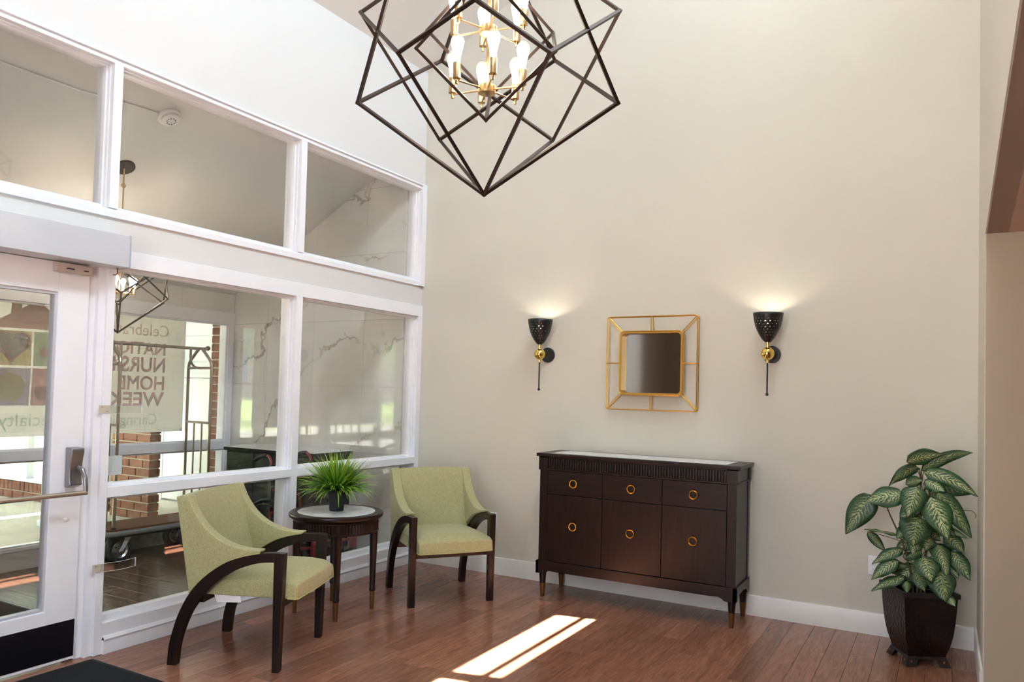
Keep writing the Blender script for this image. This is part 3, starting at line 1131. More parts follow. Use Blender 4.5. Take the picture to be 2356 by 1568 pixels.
    for j in range(ny):
        for i in range(n):
            i2 = (i + 1) % n
            fs.append((j * n + i, j * n + i2, (j + 1) * n + i2, (j + 1) * n + i))
    fs.append(tuple(range(n)))
    fs.append(tuple(ny * n + i for i in range(n - 1, -1, -1)))
    m.add(vs, fs)
    m.build('backrest', M['fabric'], t, angle=60)
    MB().box(0.548, 0.585, -0.263, 0.263, 0.322, 0.362).build('front_rail', M['chair_wood'], t, bevel=0.002)
    MB().box(0.11, 0.145, -0.263, 0.263, 0.318, 0.362).build('rear_rail', M['chair_wood'], t, bevel=0.002)
    return t


ch1 = make_chair('green armchair nearest the entrance door, seen from its side')
ch1.location = (0.325, -2.4145, 0)
ch1.rotation_euler = (0, 0, R(22.19))
ch2 = copy_tree(ch1)
ch2['label'] = 'green armchair in the corner facing the sideboard'
ch2.location = (0.533, -0.586, 0)
ch2.rotation_euler = (0, 0, R(-36.7))
MB().hexa([(0.215, -0.255, 0.322), (0.35, -0.262, 0.330), (0.35, -0.262 + 0.002, 0.330), (0.215, -0.253, 0.322),
           (0.20, -0.258, 0.362), (0.345, -0.258, 0.362), (0.345, -0.256, 0.362), (0.20, -0.256, 0.362)]).build('care_tag', M['tag_paper'], ch1)

# ================================================================== side table
tb = thing('side_table', 'round dark wood side table with a white marble inset top', 'side table', (0.445, -1.49, 0))
MB().lathe([(0.249, 0.640), (0.249, 0.646), (0.292, 0.648), (0.301, 0.642), (0.303, 0.632), (0.300, 0.620), (0.286, 0.610), (0.276, 0.602), (0.20, 0.602)], 64, cap=False).build('table_rim', M['espresso_x'], tb)
MB().lathe([(0.249, 0.640), (0.249, 0.6485), (1e-5, 0.6485)], 64).build('marble_top', M['white_marble'], tb)
prof = []
NF = 84
vs, fs = [], []
for z in (0.604, 0.592, 0.540, 0.528):
    for k in range(NF * 2):
        a = 2 * PI * k / (NF * 2)
        r_ = 0.273
        if z in (0.592, 0.540):
            r_ = 0.273 if k % 2 else 0.266
        vs.append((r_ * math.cos(a), r_ * math.sin(a), z))
n2 = NF * 2
for i in range(3):
    for k in range(n2):
        fs.append((i * n2 + k, i * n2 + (k + 1) % n2, (i + 1) * n2 + (k + 1) % n2, (i + 1) * n2 + k))
fs.append(tuple(3 * n2 + k for k in range(n2)))
MB().add(vs, fs).build('fluted_apron', M['espresso'], tb, smooth=False)
MB().torus((0, 0, 0.600), 0.272, 0.004, n=64, m=6).build('bead', M['espresso'], tb)
MB().torus((0, 0, 0.529), 0.272, 0.005, n=64, m=6).build('bead', M['espresso'], tb)
for sx in (-1, 1):
    for sy in (-1, 1):
        c = (sx * 0.1735, sy * 0.1735, 0)
        lg = MB().lathe([(0.0165, 0.118), (0.020, 0.122), (0.0215, 0.130), (0.0195, 0.138), (0.018, 0.142), (0.022, 0.30), (0.026, 0.50), (0.027, 0.602)], 16, c).build('leg', M['espresso'], tb)
        MB().lathe([(0.0115, 0.0), (0.0125, 0.004), (0.0165, 0.120)], 16, c).build('brass_sleeve', M['brass_sleeve'], lg)

# --- potted grass on the table
gp = thing('potted_grass', 'small black faceted pot of bright green artificial grass on the side table', 'potted plant', (0.437, -1.485, 0.6485))
m = MB().lathe([(0.040, 0.0), (0.044, 0.002), (0.059, 0.124), (0.056, 0.124), (0.052, 0.10)], 6, rot=0.3, cap=False)
m.lathe([(0.040, 0.0), (1e-5, 0.0)], 6, rot=0.3, cap=False)
m.build('pot', M['black_pot'], gp, angle=20)
MB().lathe([(0.055, 0.112), (1e-5, 0.114)], 12).build('soil', M['soil'], gp)


def strip_mesh(name, strips, mat, parent):
    """strips: list of (list of (left, right) points, v-value)"""
    vs, fs, uvs = [], [], []
    for rows, vv in strips:
        k = len(vs)
        n = len(rows)
        for i, (a, b) in enumerate(rows):
            vs += [tuple(a), tuple(b)]
        for i in range(n - 1):
            q = (k + 2 * i, k + 2 * i + 1, k + 2 * i + 3, k + 2 * i + 2)
            fs.append(q)
            uvs += [(i / (n - 1), vv), (i / (n - 1), vv), ((i + 1) / (n - 1), vv), ((i + 1) / (n - 1), vv)]
    me = bpy.data.meshes.new(name)
    me.from_pydata(vs, [], fs)
    ul = me.uv_layers.new(name='uv')
    for i, u in enumerate(uvs):
        ul.data[i].uv = u
    me.polygons.foreach_set('use_smooth', [True] * len(me.polygons))
    me.materials.append(mat)
    o = bpy.data.objects.new(name, me)
    COL.objects.link(o)
    o.parent = parent
    return o


rg = random.Random(3)
strips = []
for i in range(560):
    az = rg.uniform(0, 2 * PI)
    tilt = rg.random() ** 0.6
    L_ = rg.uniform(0.17, 0.265)
    rad = rg.uniform(0.0, 0.04)
    p = Vector((rad * math.cos(az), rad * math.sin(az), 0.112))
    el = R(89 - 80 * tilt)
    d = Vector((math.cos(az) * math.cos(el), math.sin(az) * math.cos(el), math.sin(el)))
    side = Vector((-math.sin(az), math.cos(az), 0))
    side = (side + Vector((rg.uniform(-.3, .3), rg.uniform(-.3, .3), rg.uniform(-.4, .4)))).normalized()
    w = rg.uniform(0.0034, 0.0056)
    rows = []
    seg = 6
    droop = rg.uniform(0.06, 0.46) * (0.35 + tilt)
    for k in range(seg + 1):
        u = k / seg
        ww = w * (0.7 + 0.6 * u) if u < 0.5 else w * (1.0 - (u - 0.5) * 1.9)
        rows.append((p - side * ww, p + side * ww))
        d = (d + Vector((0, 0, -droop * u * 0.9))).normalized()
        p = p + d * (L_ / seg)
    strips.append((rows, rg.random()))
gp.scale = (1.14, 1.14, 1.14)
gb = strip_mesh('grass_blades', strips, M['grass_blade'], gp)
gb['kind'] = 'stuff'

# ================================================================== sideboard
sb = thing('sideboard', 'dark brown wooden sideboard with gold ring pulls against the beige wall', 'sideboard', (2.0735, 0, 0))
OX = -2.0735
E_, EX = M['espresso'], M['espresso_x']


def bxm(x0, x1, y0, y1, z0, z1):
    return MB().box(x0 + OX, x1 + OX, y0, y1, z0, z1)


tp = bxm(1.353, 2.797, -0.420, -0.022, 0.999, 1.022).build('top', EX, sb, bevel=0.003)
bxm(1.45, 2.70, -0.368, -0.075, 1.0215, 1.0236).build('marble_inlay', M['white_marble'], tp, bevel=0.0005, seg=1)
# carcass: corner posts, back, bottom, inner boxes
for a, b, y0_, y1_ in ((1.377, 1.434, -0.400, -0.345), (2.713, 2.772, -0.400, -0.345), (1.377, 1.41, -0.075, -0.035), (2.74, 2.772, -0.075, -0.035)):
    bxm(a, b, y0_, y1_, 0.255, 0.905).build('corner_post', E_, sb, bevel=0.002)
bxm(1.384, 2.765, -0.378, -0.04, 0.255, 0.91).build('carcass', E_, sb, bevel=0.002)
m = bxm(1.367, 1.437, -0.405, -0.340, 0.903, 0.999).box(2.708 + OX, 2.779 + OX, -0.405, -0.340, 0.903, 0.999)
m.box(1.367 + OX, 1.40 + OX, -0.075, -0.030, 0.903, 0.999).box(2.75 + OX, 2.779 + OX, -0.075, -0.030, 0.903, 0.999)
m.box(1.374 + OX, 2.772 + OX, -0.392, -0.035, 0.903, 0.999)
m.box(1.367 + OX, 2.779 + OX, -0.405, -0.03, 0.989, 0.999)
m.box(1.367 + OX, 2.779 + OX, -0.402, -0.03, 0.902, 0.913)
m.build('frieze', E_, sb, bevel=0.0015, seg=1)
m = MB()
nfl = 68
for k in range(nfl):
    x = 1.440 + (2.706 - 1.440) * (k + 0.5) / nfl
    m.box(x - 0.0062 + OX, x + 0.0062 + OX, -0.4025, -0.391, 0.915, 0.987)
m.build('fluting', E_, sb, bevel=0.002, seg=1)
# base moulding with shaped apron
zt, zb = 0.256, 0.187
L0, L1 = 1.361, 2.779
ap = [(L0, zt), (L0, 0.166), (1.425, 0.166), (1.430, 0.172), (1.447, 0.178), (1.456, 0.190), (1.52, zb), (2.60, zb), (2.665, 0.189), (2.690, 0.180), (2.700, 0.170), (2.715, 0.166), (L1, 0.166), (L1, zt)]
MB().prism([(x + OX, z) for x, z in ap], -0.408, -0.380, 'y').build('apron', EX, sb, bevel=0.0015, seg=1)
for x0, x1 in ((L0, L0 + 0.022), (L1 - 0.022, L1)):
    sp = [(-0.408, zt), (-0.408, 0.166), (-0.345, 0.166), (-0.335, 0.180), (-0.318, 0.196), (-0.20, 0.206), (-0.112, 0.196), (-0.096, 0.180), (-0.088, 0.166), (-0.028, 0.166), (-0.028, zt)]
    MB().prism(sp, x0 + OX, x1 + OX, 'x').build('side_apron', E_, sb, bevel=0.0015, seg=1)
bxm(1.38, 2.76, -0.38, -0.04, 0.24, 0.257).build('bottom_board', E_, sb)
for x0, x1 in ((1.3805, 1.3835), (2.7655, 2.7685)):
    bxm(x0, x1, -0.342, -0.078, 0.262, 0.898).build('side_panel', E_, sb, bevel=0.001, seg=1)
XD = [(1.4365, 1.8575), (1.8610, 2.2835), (2.2870, 2.7105)]


def ring(parent, x, z, y):
    MB().torus((x + OX, y - 0.007, z), 0.0265, 0.0042, 'y', 28, 8).build('ring_pull', M['ring_gold'], parent)
    MB().lathe([(0.009, 0), (0.009, 0.004), (0.006, 0.010), (1e-5, 0.012)], 12, (x + OX, y, z + 0.029), 'y').build('ring_post', M['ring_gold'], parent)


for i, (a, b) in enumerate(XD):
    d = bxm(a, b, -0.400, -0.377, 0.7365, 0.8995).build('drawer', EX, sb, bevel=0.002)
    ring(d, (1.641, 2.070, 2.497)[i], 0.818, -0.400)
    d = bxm(a, b, -0.400, -0.377, 0.259, 0.731).build('door', E_, sb, bevel=0.002)
    ring(d, (1.643, 2.069, 2.498)[i], 0.519, -0.400)
for x in (1.404, 2.746):
    for y in (-0.375, -0.066):
        lg = MB().lathe([(0.0205, 0.094), (0.027, 0.180)], 20, (x + OX, y, 0)).build('leg', E_, sb)
        MB().lathe([(0.0135, 0.0), (0.0145, 0.003), (0.0215, 0.096)], 20, (x + OX, y, 0)).build('brass_sleeve', M['brass_sleeve'], lg)

# ================================================================== wall sconces


def make_sconce(label):
    t = thing('wall_sconce', label, 'sconce', (0, 0, 0), 0, 'black and brass wall sconces')
    YB = -0.145
    MB().lathe([(0.058, 0.0), (0.058, -0.014), (0.055, -0.018), (1e-5, -0.019)], 36, axis='y').build('wall_plate', M['black_paint'], t)
    MB().cyl((0, -0.015, 0), (0, YB, 0), 0.011).build('arm', M['polished_brass'], t)
    MB().sphere((0, YB, 0), 0.0435, 32, 20).build('ball', M['polished_brass'], t)
    MB().lathe([(0.009, 0.038), (0.010, 0.062), (0.013, 0.064), (0.013, 0.075)], 16, (0, YB, 0)).build('neck', M['polished_brass'], t)
    MB().lathe([(0.009, -0.062), (0.009, -0.040)], 16, (0, YB, 0)).build('rod_ferrule', M['polished_brass'], t)
    MB().cyl((0, YB, -0.060), (0, YB, -0.262), 0.0052).build('rod', M['black_paint'], t)
    MB().sphere((0, YB, -0.268), 0.0105, 14, 10).build('rod_knob', M['black_paint'], t)
    # perforated shade: rows of real holes
    PR = [(0, 0.17), (0.04, 0.27), (0.114, 0.40), (0.2, 0.51), (0.286, 0.61), (0.42, 0.74), (0.57, 0.85), (0.8, 0.945), (1.0, 1.0)]

    def rad(h):
        u = max(0.0, min(1.0, h / 0.192))
        for (a, ra), (b, rb) in zip(PR, PR[1:]):
            if u <= b:
                return 0.096 * (ra + (rb - ra) * (u - a) / (b - a))
        return 0.096
    hz = [0.045, 0.063, 0.081, 0.099, 0.117, 0.135, 0.153]
    hh = 0.0026
    levels = [0.0, 0.004, 0.010, 0.020, 0.030]
    hole = {}
    for z in hz:
        levels += [z - hh / 2, z + hh / 2]
        hole[len(levels) - 2] = True
        levels.append(z + 0.009)
    levels = levels[:-1] + [0.172, 0.192]
    N = 36
    vs, fs = [], []
    for z in levels:
        r_ = rad(z)
        hw = 0.0013 / max(r_, 0.02)
        for k in range(N):
            a = 2 * PI * k / N
            for da in (-hw, hw):
                vs.append((r_ * math.cos(a + da), r_ * math.sin(a + da), z))
    n2 = 2 * N
    for i in range(len(levels) - 1):
        isrow = i in hole
        rowi = sorted(hole).index(i) if isrow else 0
        for k in range(n2):
            if isrow and k % 2 == 0 and (k // 2 + rowi) % 2 == 0:
                continue
            fs.append((i * n2 + k, i * n2 + (k + 1) % n2, (i + 1) * n2 + (k + 1) % n2, (i + 1) * n2 + k))
    sh = MB().add([(x, y + YB, z + 0.073) for x, y, z in vs], fs).build('shade', M['black_paint'], t, angle=50)
    sm = sh.modifiers.new('thickness', 'SOLIDIFY')
    sm.thickness = 0.0012
    sm.offset = -1
    lb = MB().sphere((0, YB, 0.205), 0.021, 10, 6, 1.25)
    lb.build('bulb', M['sconce_bulb'], t)
    MB().lathe([(0.013, 0.075), (0.013, 0.178)], 12, (0, YB, 0)).build('lamp_holder', M['white_plastic'], t)
    return t


s1 = make_sconce('black and brass wall sconce left of the gold mirror')
s1.location = (1.2165, 0, 1.748)
s2 = copy_tree(s1)
s2['label'] = 'black and brass wall sconce right of the gold mirror'
s2.location = (2.8975, 0, 1.748)

# ================================================================== wire mirror
mi = thing('wall_mirror', 'square mirror in an open gold wire frame above the sideboard', 'mirror', (2.078, 0, 1.685))


def rrect(hx, hz, r, y, n=5):
    pts = []
    for cx, cz, a0 in ((hx - r, hz - r, 0), (-hx + r, hz - r, 90), (-hx + r, -hz + r, 180), (hx - r, -hz + r, 270)):
        for k in range(n + 1):
            a = R(a0 + 90 * k / n)
            pts.append((cx + r * math.cos(a), y, cz + r * math.sin(a)))
    return pts


HX, HZ, IX, IZ = 0.336, 0.336, 0.223, 0.217
WR = 0.0042
for y in (-0.085, -0.045):
    MB().tube(rrect(HX, HZ, 0.022, y), WR, 8, True).build('outer_wire', M['gold'], mi)
MB().tube(rrect(IX + 0.012, IZ + 0.012, 0.03, -0.088), WR, 8, True).build('inner_wire', M['gold'], mi)
for y0, y1 in ((-0.085, -0.085), (-0.045, -0.030)):
    for dx, dz in ((1, 0), (-1, 0), (0, 1), (0, -1)):
        if dx:
            pts = [(dx * (IX + 0.008), y1, 0), (dx * (HX + 0.004), y0, 0)]
        else:
            pts = [(0, y1, dz * (IZ + 0.008)), (0, y0, dz * (HZ + 0.004))]
        MB().tube(pts, WR * 0.95, 8).build('spoke', M['gold'], mi)
    for dx in (-1, 1):
        for dz in (-1, 1):
            MB().tube([(dx * (IX - 0.004), y1, dz * (IZ - 0.004)), (dx * (HX - 0.004), y0, dz * (HZ - 0.004))], WR * 0.95, 8).build('spoke', M['gold'], mi)
for dx, dz in ((1, 0), (-1, 0), (0, 1), (0, -1)):
    MB().cyl((dx * (HX + 0.002), -0.087, dz * (HZ + 0.002)), (dx * (HX + 0.002), -0.043, dz * (HZ + 0.002)), WR * 0.9, n=8).build('spacer', M['gold'], mi)
outer = rrect(IX + 0.008, IZ + 0.008, 0.03, 0)
inner = rrect(IX - 0.003, IZ - 0.003, 0.026, 0)
n = len(outer)
vs = [(p[0], -0.088, p[2]) for p in outer] + [(p[0], -0.02, p[2]) for p in outer] + [(p[0], -0.088, p[2]) for p in inner] + [(p[0], -0.02, p[2]) for p in inner]
fs = []
for k in range(n):
    j = (k + 1) % n
    fs += [(k, j, n + j, n + k), (2 * n + j, 2 * n + k, 3 * n + k, 3 * n + j), (k, 2 * n + k, 2 * n + j, j), (n + k, n + j, 3 * n + j, 3 * n + k)]
MB().add(vs, fs).build('band_frame', M['gold'], mi)
MB().prism([(p[0], p[2]) for p in rrect(IX - 0.003, IZ - 0.003, 0.026, 0)], -0.036, -0.022, 'y').build('mirror_glass', M['mirror'], mi, smooth=False)
MB().box(-0.03, 0.03, -0.03, 0.0, 0.10, 0.14).build('hanger', M['black_paint'], mi)

# ================================================================== chandeliers


def cube_frame(a, th, z0, bar, square=True):
    """wire cube standing on one corner; returns list of bar segments"""
    r = a * math.sqrt(2 / 3)
    h = a / math.sqrt(3)
    T_ = Vector((0, 0, z0))
    lo = [Vector((r * math.cos(th - k * 2 * PI / 3), r * math.sin(th - k * 2 * PI / 3), z0 + h)) for k in range(3)]
    hi = [Vector((r * math.cos(th - (k + 0.5) * 2 * PI / 3), r * math.sin(th - (k + 0.5) * 2 * PI / 3), z0 + 2 * h)) for k in range(3)]
    top = Vector((0, 0, z0 + 3 * h))
    segs = [(T_, p) for p in lo] + [(p, top) for p in hi]
    for k in range(3):
        segs += [(lo[k], hi[k]), (hi[k], lo[(k + 1) % 3])]
    m = MB()
    for p, q in segs:
        d = (q - p).normalized()
        m.tube([p - d * bar * 0.6, q + d * bar * 0.6], bar * 0.74, 4)
    return m


def make_chandelier(label, rod_top):
    t = thing('chandelier', label, 'chandelier', (0, 0, 0), 0, 'geometric chandeliers')
    A = 0.662
    th = R(265.8)
    cube_frame(A, th, 0.0, 0.0126).build('outer_frame', M['bronze'], t, smooth=False)
    cube_frame(A, th - R(60), 0.0, 0.0126).build('outer_frame', M['bronze'], t, smooth=False)
    cube_frame(0.388, R(239.1), 0.309, 0.0112).build('inner_frame', M['bronze'], t, smooth=False)
    MB().cyl((0, 0, 0.425), (0, 0, 1.16), 0.0065).build('stem', M['chandelier_brass'], t)
    bulb = None
    for z in (0.437, 0.685):
        MB().lathe([(0.020, -0.020), (0.036, -0.017), (0.037, -0.012), (0.037, 0.014), (0.034, 0.018), (0.008, 0.020)], 24, (0, 0, z)).build('hub', M['chandelier_brass'], t)
        for k in range(6):
            a = R(10 + 60 * k)
            c, s = math.cos(a), math.sin(a)
            ar = MB().cyl((0.03 * c, 0.03 * s, z), (0.155 * c, 0.155 * s, z - 0.004), 0.0042, n=8)
            ar.sphere((0.155 * c, 0.155 * s, z - 0.004), 0.0075, 10, 6)
            ar.build('arm', M['chandelier_brass'], t)
            so_ = MB().lathe([(0.006, -0.016), (0.006, 0.004), (0.0165, 0.006), (0.0168, 0.068), (0.0155, 0.070)], 16)
            o = so_.build('socket', M['chandelier_brass'], t, loc=(0.155 * c, 0.155 * s, z - 0.004))
            if bulb is None:
                bulb = MB().lathe([(0.0125, 0.0), (0.0135, 0.02), (0.0175, 0.045), (0.0245, 0.072), (0.0270, 0.088), (0.0245, 0.103), (0.016, 0.114), (1e-5, 0.118)], 12)
                b_ = bulb.build('bulb', M['bulb'], o, loc=(0, 0, 0.068))
                bme = b_.data
            else:
                piece('bulb', bme, o, (0, 0, 0.068))
    return t


ch = make_chandelier('large dark cubic wire chandelier with brass arms over the sitting area', 5.0)
ch.location = (2.2504, -2.6692, 2.263)
zc = rz_(2.25) - 2.263
MB().cyl((0, 0, 1.14), (0, 0, zc), 0.006).build('down_rod', M['chandelier_brass'], ch)
MB().lathe([(0.07, -0.03), (0.07, 0.03)], 28, (0, 0, zc)).build('canopy', M['bronze'], ch)

cv = copy_tree(ch)
for o in list(cv.children):
    if o.name.startswith(('down_rod', 'canopy')):
        bpy.data.objects.remove(o)
bs_me = None
for o in cv.children:
    for q in o.children:
        if q.name.startswith('bulb'):
            if bs_me is None:
                bs_me = q.data.copy()
                bs_me.materials.clear()
                bs_me.materials.append(M['bulb_small'])
            q.data = bs_me
cv['label'] = 'small dark cubic wire chandelier hanging in the vestibule'
S = 0.64
cv.scale = (S, S, S)
cv.rotation_euler = (0, 0, R(3))
cv.location = (-1.137, -2.03, 1.80)
zc = (vz(-1.137) - 1.80) / S
MB().cyl((0, 0, 1.14), (0, 0, zc), 0.0075).build('down_rod', M['chandelier_brass'], cv)
MB().torus((0, 0, 1.62), 0.022, 0.005, 'x', 16, 6).build('chain_loop', M['chandelier_brass'], cv)
cn = MB().lathe([(0.11, -0.02), (0.112, -0.012), (0.112, 0.0)], 28).build('canopy', M['bronze'], cv, loc=(0, 0, zc), rot=(0, -slope, 0))

# ================================================================== planter
pl_ = thing('planter', 'dark hammered square planter on riveted bracket feet', 'planter', (3.788, -0.379, 0), R(27))
q2 = math.sqrt(2)
body = [(0.100, 0.050), (0.108, 0.085), (0.118, 0.12), (0.128, 0.175), (0.1345, 0.235), (0.140, 0.31), (0.143, 0.385), (0.130, 0.385), (0.122, 0.33)]


def sq_lathe(prof, mat, name, parent, **kw):
    return MB().lathe([(h * q2, z) for h, z in prof], 4, rot=PI / 4, cap=False).build(name, mat, parent, **kw)


sq_lathe([(0.02, 0.05)] + body, M['hammered'], 'pot_body', pl_, angle=40)
sq_lathe([(0.140, 0.382), (0.154, 0.384), (0.154, 0.410), (0.136, 0.410), (0.132, 0.384)], M['planter_iron'], 'rim', pl_, bevel=0.002)
MB().box(-0.13, 0.13, -0.13, 0.13, 0.33, 0.345).build('soil', M['soil'], pl_)
sq_lathe([(0.09, 0.052), (0.1025, 0.053), (0.106, 0.040), (0.095, 0.038), (0.09, 0.052)], M['planter_iron'], 'base_band', pl_)
for k in range(4):
    def rt(p):
        x, y, z = p
        for _ in range(k):
            x, y = -y, x
        return (x, y, z)
    m = MB()
    # two plates meeting at the corner, flared outward at the floor
    H0, H1 = 0.104, 0.123
    z1, z0 = 0.054, 0.0
    for sw in (0, 1):
        pts = [(-H1 + 0.0, -H1, z0), (-H1 + 0.058, -H1 + 0.004, z0), (-H1 + 0.058, -H1 + 0.012, z0), (-H1 + 0.010, -H1 + 0.010, z0),
               (-H0, -H0, z1), (-H0 + 0.062, -H0, z1), (-H0 + 0.062, -H0 + 0.008, z1), (-H0 + 0.008, -H0 + 0.008, z1)]
        if sw:
            pts = [(b_, a_, c_) for a_, b_, c_ in pts]
        m.hexa([rt(p) for p in pts])
    ft = m.build('foot', M['planter_iron'], pl_, bevel=0.0015, seg=1)
    for sw in (0, 1):
        p = (-0.088, -0.1135, 0.027)
        if sw:
            p = (p[1], p[0], p[2])
        MB().sphere(rt(p), 0.0062, 10, 8).build('rivet', M['copper'], ft)

# --- leafy plant in it
lp = thing('dumb_cane_plant', 'leafy plant with cream streaked green leaves growing in the planter', 'potted plant', (3.788, -0.379, 0.345))
ZB = 0.345


def leaf(b, t, w, db, dt, lift=0.03, roll=0.0, fold=0.25):
    """b, t: (sideways, height) of base and tip; db, dt: how far they stand out toward the room"""
    B = Vector((b[0], -db, b[1] - ZB))
    Tt = Vector((t[0], -dt, t[1] - ZB))
    ax = Tt - B
    L_ = ax.length
    mid = (B + Tt) / 2 + Vector((0, -lift * 0.6, lift))
    nrm0 = Vector((0.15, -1.0, 0.55)).normalized()
    n, k = 12, 3
    vs, fs, uvs = [], [], []
    prev = None
    cen = []
    for i in range(n + 1):
        u = i / n
        cen.append((1 - u) ** 2 * B + 2 * u * (1 - u) * mid + u * u * Tt)
    for i in range(n + 1):
        u = i / n
        d = (cen[min(i + 1, n)] - cen[max(i - 1, 0)]).normalized()
        side = d.cross(nrm0)
        if side.length < 1e-3:
            side = Vector((1, 0, 0))
        side.normalize()
        side = Matrix.Rotation(roll, 3, d) @ side
        up = side.cross(d)
        ww = 0.5 * w * 2.52 * (u ** 0.55) * ((1 - u) ** 0.95) * 1.05
        if i in (0, n):
            ww = 0.0012
        for j in range(-k, k + 1):
            v = j / k
            wav = 0.007 * math.sin(11 * u + 1.7 * j + 40 * b[0]) * abs(v) * min(1, w / 0.08)
            vs.append(cen[i] + side * (ww * v) + up * (-fold * ww * abs(v) ** 1.4 * 0.6 + wav))
    m_ = 2 * k + 1
    for i in range(n):
        for j in range(m_ - 1):
            fs.append((i * m_ + j, i * m_ + j + 1, (i + 1) * m_ + j + 1, (i + 1) * m_ + j))
            for ii, jj in ((i, j), (i, j + 1), (i + 1, j + 1), (i + 1, j)):
                uvs.append((ii / n, (jj - k) / k))
    me = bpy.data.meshes.new('leaf')
    me.from_pydata([tuple(p) for p in vs], [], fs)
    ul = me.uv_layers.new(name='uv')
    for i, q in enumerate(uvs):
        ul.data[i].uv = q
    me.polygons.foreach_set('use_smooth', [True] * len(me.polygons))
    me.materials.append(M['leaf'])
    o = bpy.data.objects.new('leaf', me)
    COL.objects.link(o)
    o.parent = lp
    sm = o.modifiers.new('thickness', 'SOLIDIFY')
    sm.thickness = 0.0008
    return o


LEAVES = [
    ((0.02, 0.95), (0.17, 0.86), 0.10, -0.07, -0.08, 0.03, 0.2), ((-0.01, 0.86), (-0.09, 0.76), 0.09, -0.05, -0.04, 0.02, -0.2), ((0.04, 0.80), (0.17, 0.72), 0.09, 0.0, 0.02, 0.03, 0.3),
    ((0.05, 0.62), (0.20, 0.57), 0.08, -0.04, -0.04, 0.03, 0.3), ((0.0, 0.66), (-0.11, 0.60), 0.08, -0.04, -0.03, 0.03, 0.1), ((0.01, 0.48), (0.17, 0.45), 0.08, -0.03, -0.02, 0.03, 0.3),
    ((-0.02, 0.47), (-0.15, 0.47), 0.075, -0.04, -0.03, 0.03, 0.2), ((0.03, 0.88), (0.10, 0.78), 0.08, 0.02, 0.05, 0.02, 0.0),
    ((0.008, 1.062), (0.244, 1.173), 0.060, 0.00, -0.02, 0.055, 0.5), ((-0.062, 1.114), (0.105, 1.159), 0.085, 0.06, 0.02, 0.02, 0.9),
    ((-0.003, 1.08), (-0.144, 0.975), 0.060, 0.0, 0.05, 0.05, -0.5), ((0.021, 1.06), (0.268, 0.951), 0.075, 0.02, 0.03, 0.055, 0.4),
    ((0.043, 1.0), (0.257, 0.955), 0.120, -0.05, -0.06, 0.03, 0.1), ((-0.075, 0.926), (-0.257, 0.881), 0.115, 0.06, 0.10, 0.02, 0.1),
    ((-0.235, 0.910), (-0.366, 0.690), 0.125, 0.05, 0.08, 0.03, 0.0), ((-0.007, 0.982), (-0.051, 0.826), 0.115, 0.09, 0.16, 0.02, 0.0),
    ((0.057, 0.929), (0.136, 0.727), 0.128, 0.08, 0.16, 0.03, 0.0), ((0.085, 0.957), (0.242, 0.742), 0.095, 0.05, 0.10, 0.035, 0.1),
    ((-0.003, 0.816), (-0.024, 0.672), 0.145, 0.10, 0.18, 0.02, 0.0), ((-0.057, 0.742), (-0.105, 0.686), 0.058, 0.05, 0.09, 0.01, 0.0),
    ((-0.112, 0.692), (-0.268, 0.706), 0.042, 0.02, 0.03, 0.015, 0.9), ((-0.069, 0.984), (0.012, 1.012), 0.060, 0.00, 0.04, 0.01, 0.4),
    ((0.022, 0.919), (-0.009, 0.83), 0.060, 0.04, 0.07, 0.01, 0.0), ((0.028, 1.013), (0.119, 0.965), 0.070, 0.03, 0.06, 0.01, 0.2),
    ((-0.262, 0.695), (-0.174, 0.597), 0.048, 0.02, 0.02, 0.0, 0.3), ((-0.076, 0.615), (-0.224, 0.527), 0.062, 0.03, 0.08, 0.03, 0.2),
    ((-0.098, 0.552), (-0.226, 0.447), 0.070, 0.06, 0.12, 0.03, 0.1), ((-0.063, 0.463), (-0.221, 0.384), 0.060, 0.06, 0.13, 0.03, 0.3),
    ((-0.060, 0.447), (-0.054, 0.395), 0.046, 0.07, 0.11, 0.01, 0.0), ((0.028, 0.599), (0.062, 0.484), 0.115, 0.08, 0.15, 0.02, 0.0),
    ((0.102, 0.531), (0.130, 0.392), 0.125, 0.08, 0.165, 0.02, 0.0), ((0.138, 0.413), (0.176, 0.369), 0.044, 0.13, 0.165, 0.0, 0.0),
    ((0.096, 0.666), (0.137, 0.514), 0.080, 0.04, 0.09, 0.02, 0.0), ((0.161, 0.630), (0.244, 0.501), 0.085, 0.02, 0.06, 0.02, 0.0),
    ((0.156, 0.568), (0.191, 0.500), 0.054, 0.03, 0.06, 0.01, 0.0), ((0.062, 0.743), (0.224, 0.712), 0.046, 0.0, 0.01, 0.03, 0.4),
    ((0.123, 0.718), (0.217, 0.634), 0.080, 0.01, 0.03, 0.03, 0.1), ((-0.006, 0.692), (-0.030, 0.600), 0.078, 0.0, 0.05, 0.02, 0.0),
    ((0.014, 0.619), (-0.056, 0.577), 0.050, 0.03, 0.06, 0.01, 0.3), ((-0.081, 0.573), (-0.014, 0.566), 0.046, 0.0, 0.0, 0.01, 0.3),
    ((0.055, 0.699), (0.036, 0.628), 0.070, 0.0, 0.03, 0.01, 0.0), ((-0.169, 0.49), (-0.061, 0.516), 0.055, 0.0, 0.0, 0.01, 0.4),
    ((0.07, 0.86), (0.20, 0.80), 0.09, -0.05, -0.06, 0.03, 0.0), ((-0.02, 0.90), (0.06, 0.80), 0.10, -0.04, -0.02, 0.02, 0.0),
    ((0.00, 0.76), (0.10, 0.68), 0.10, -0.03, -0.03, 0.02, 0.0), ((0.02, 0.56), (0.12, 0.46), 0.09, -0.02, 0.0, 0.02, 0.0),
    ((-0.01, 0.52), (-0.10, 0.43), 0.08, -0.02, 0.0, 0.02, 0.0), ((-0.02, 0.50), (0.03, 0.41), 0.08, 0.03, 0.08, 0.02, 0.0)]
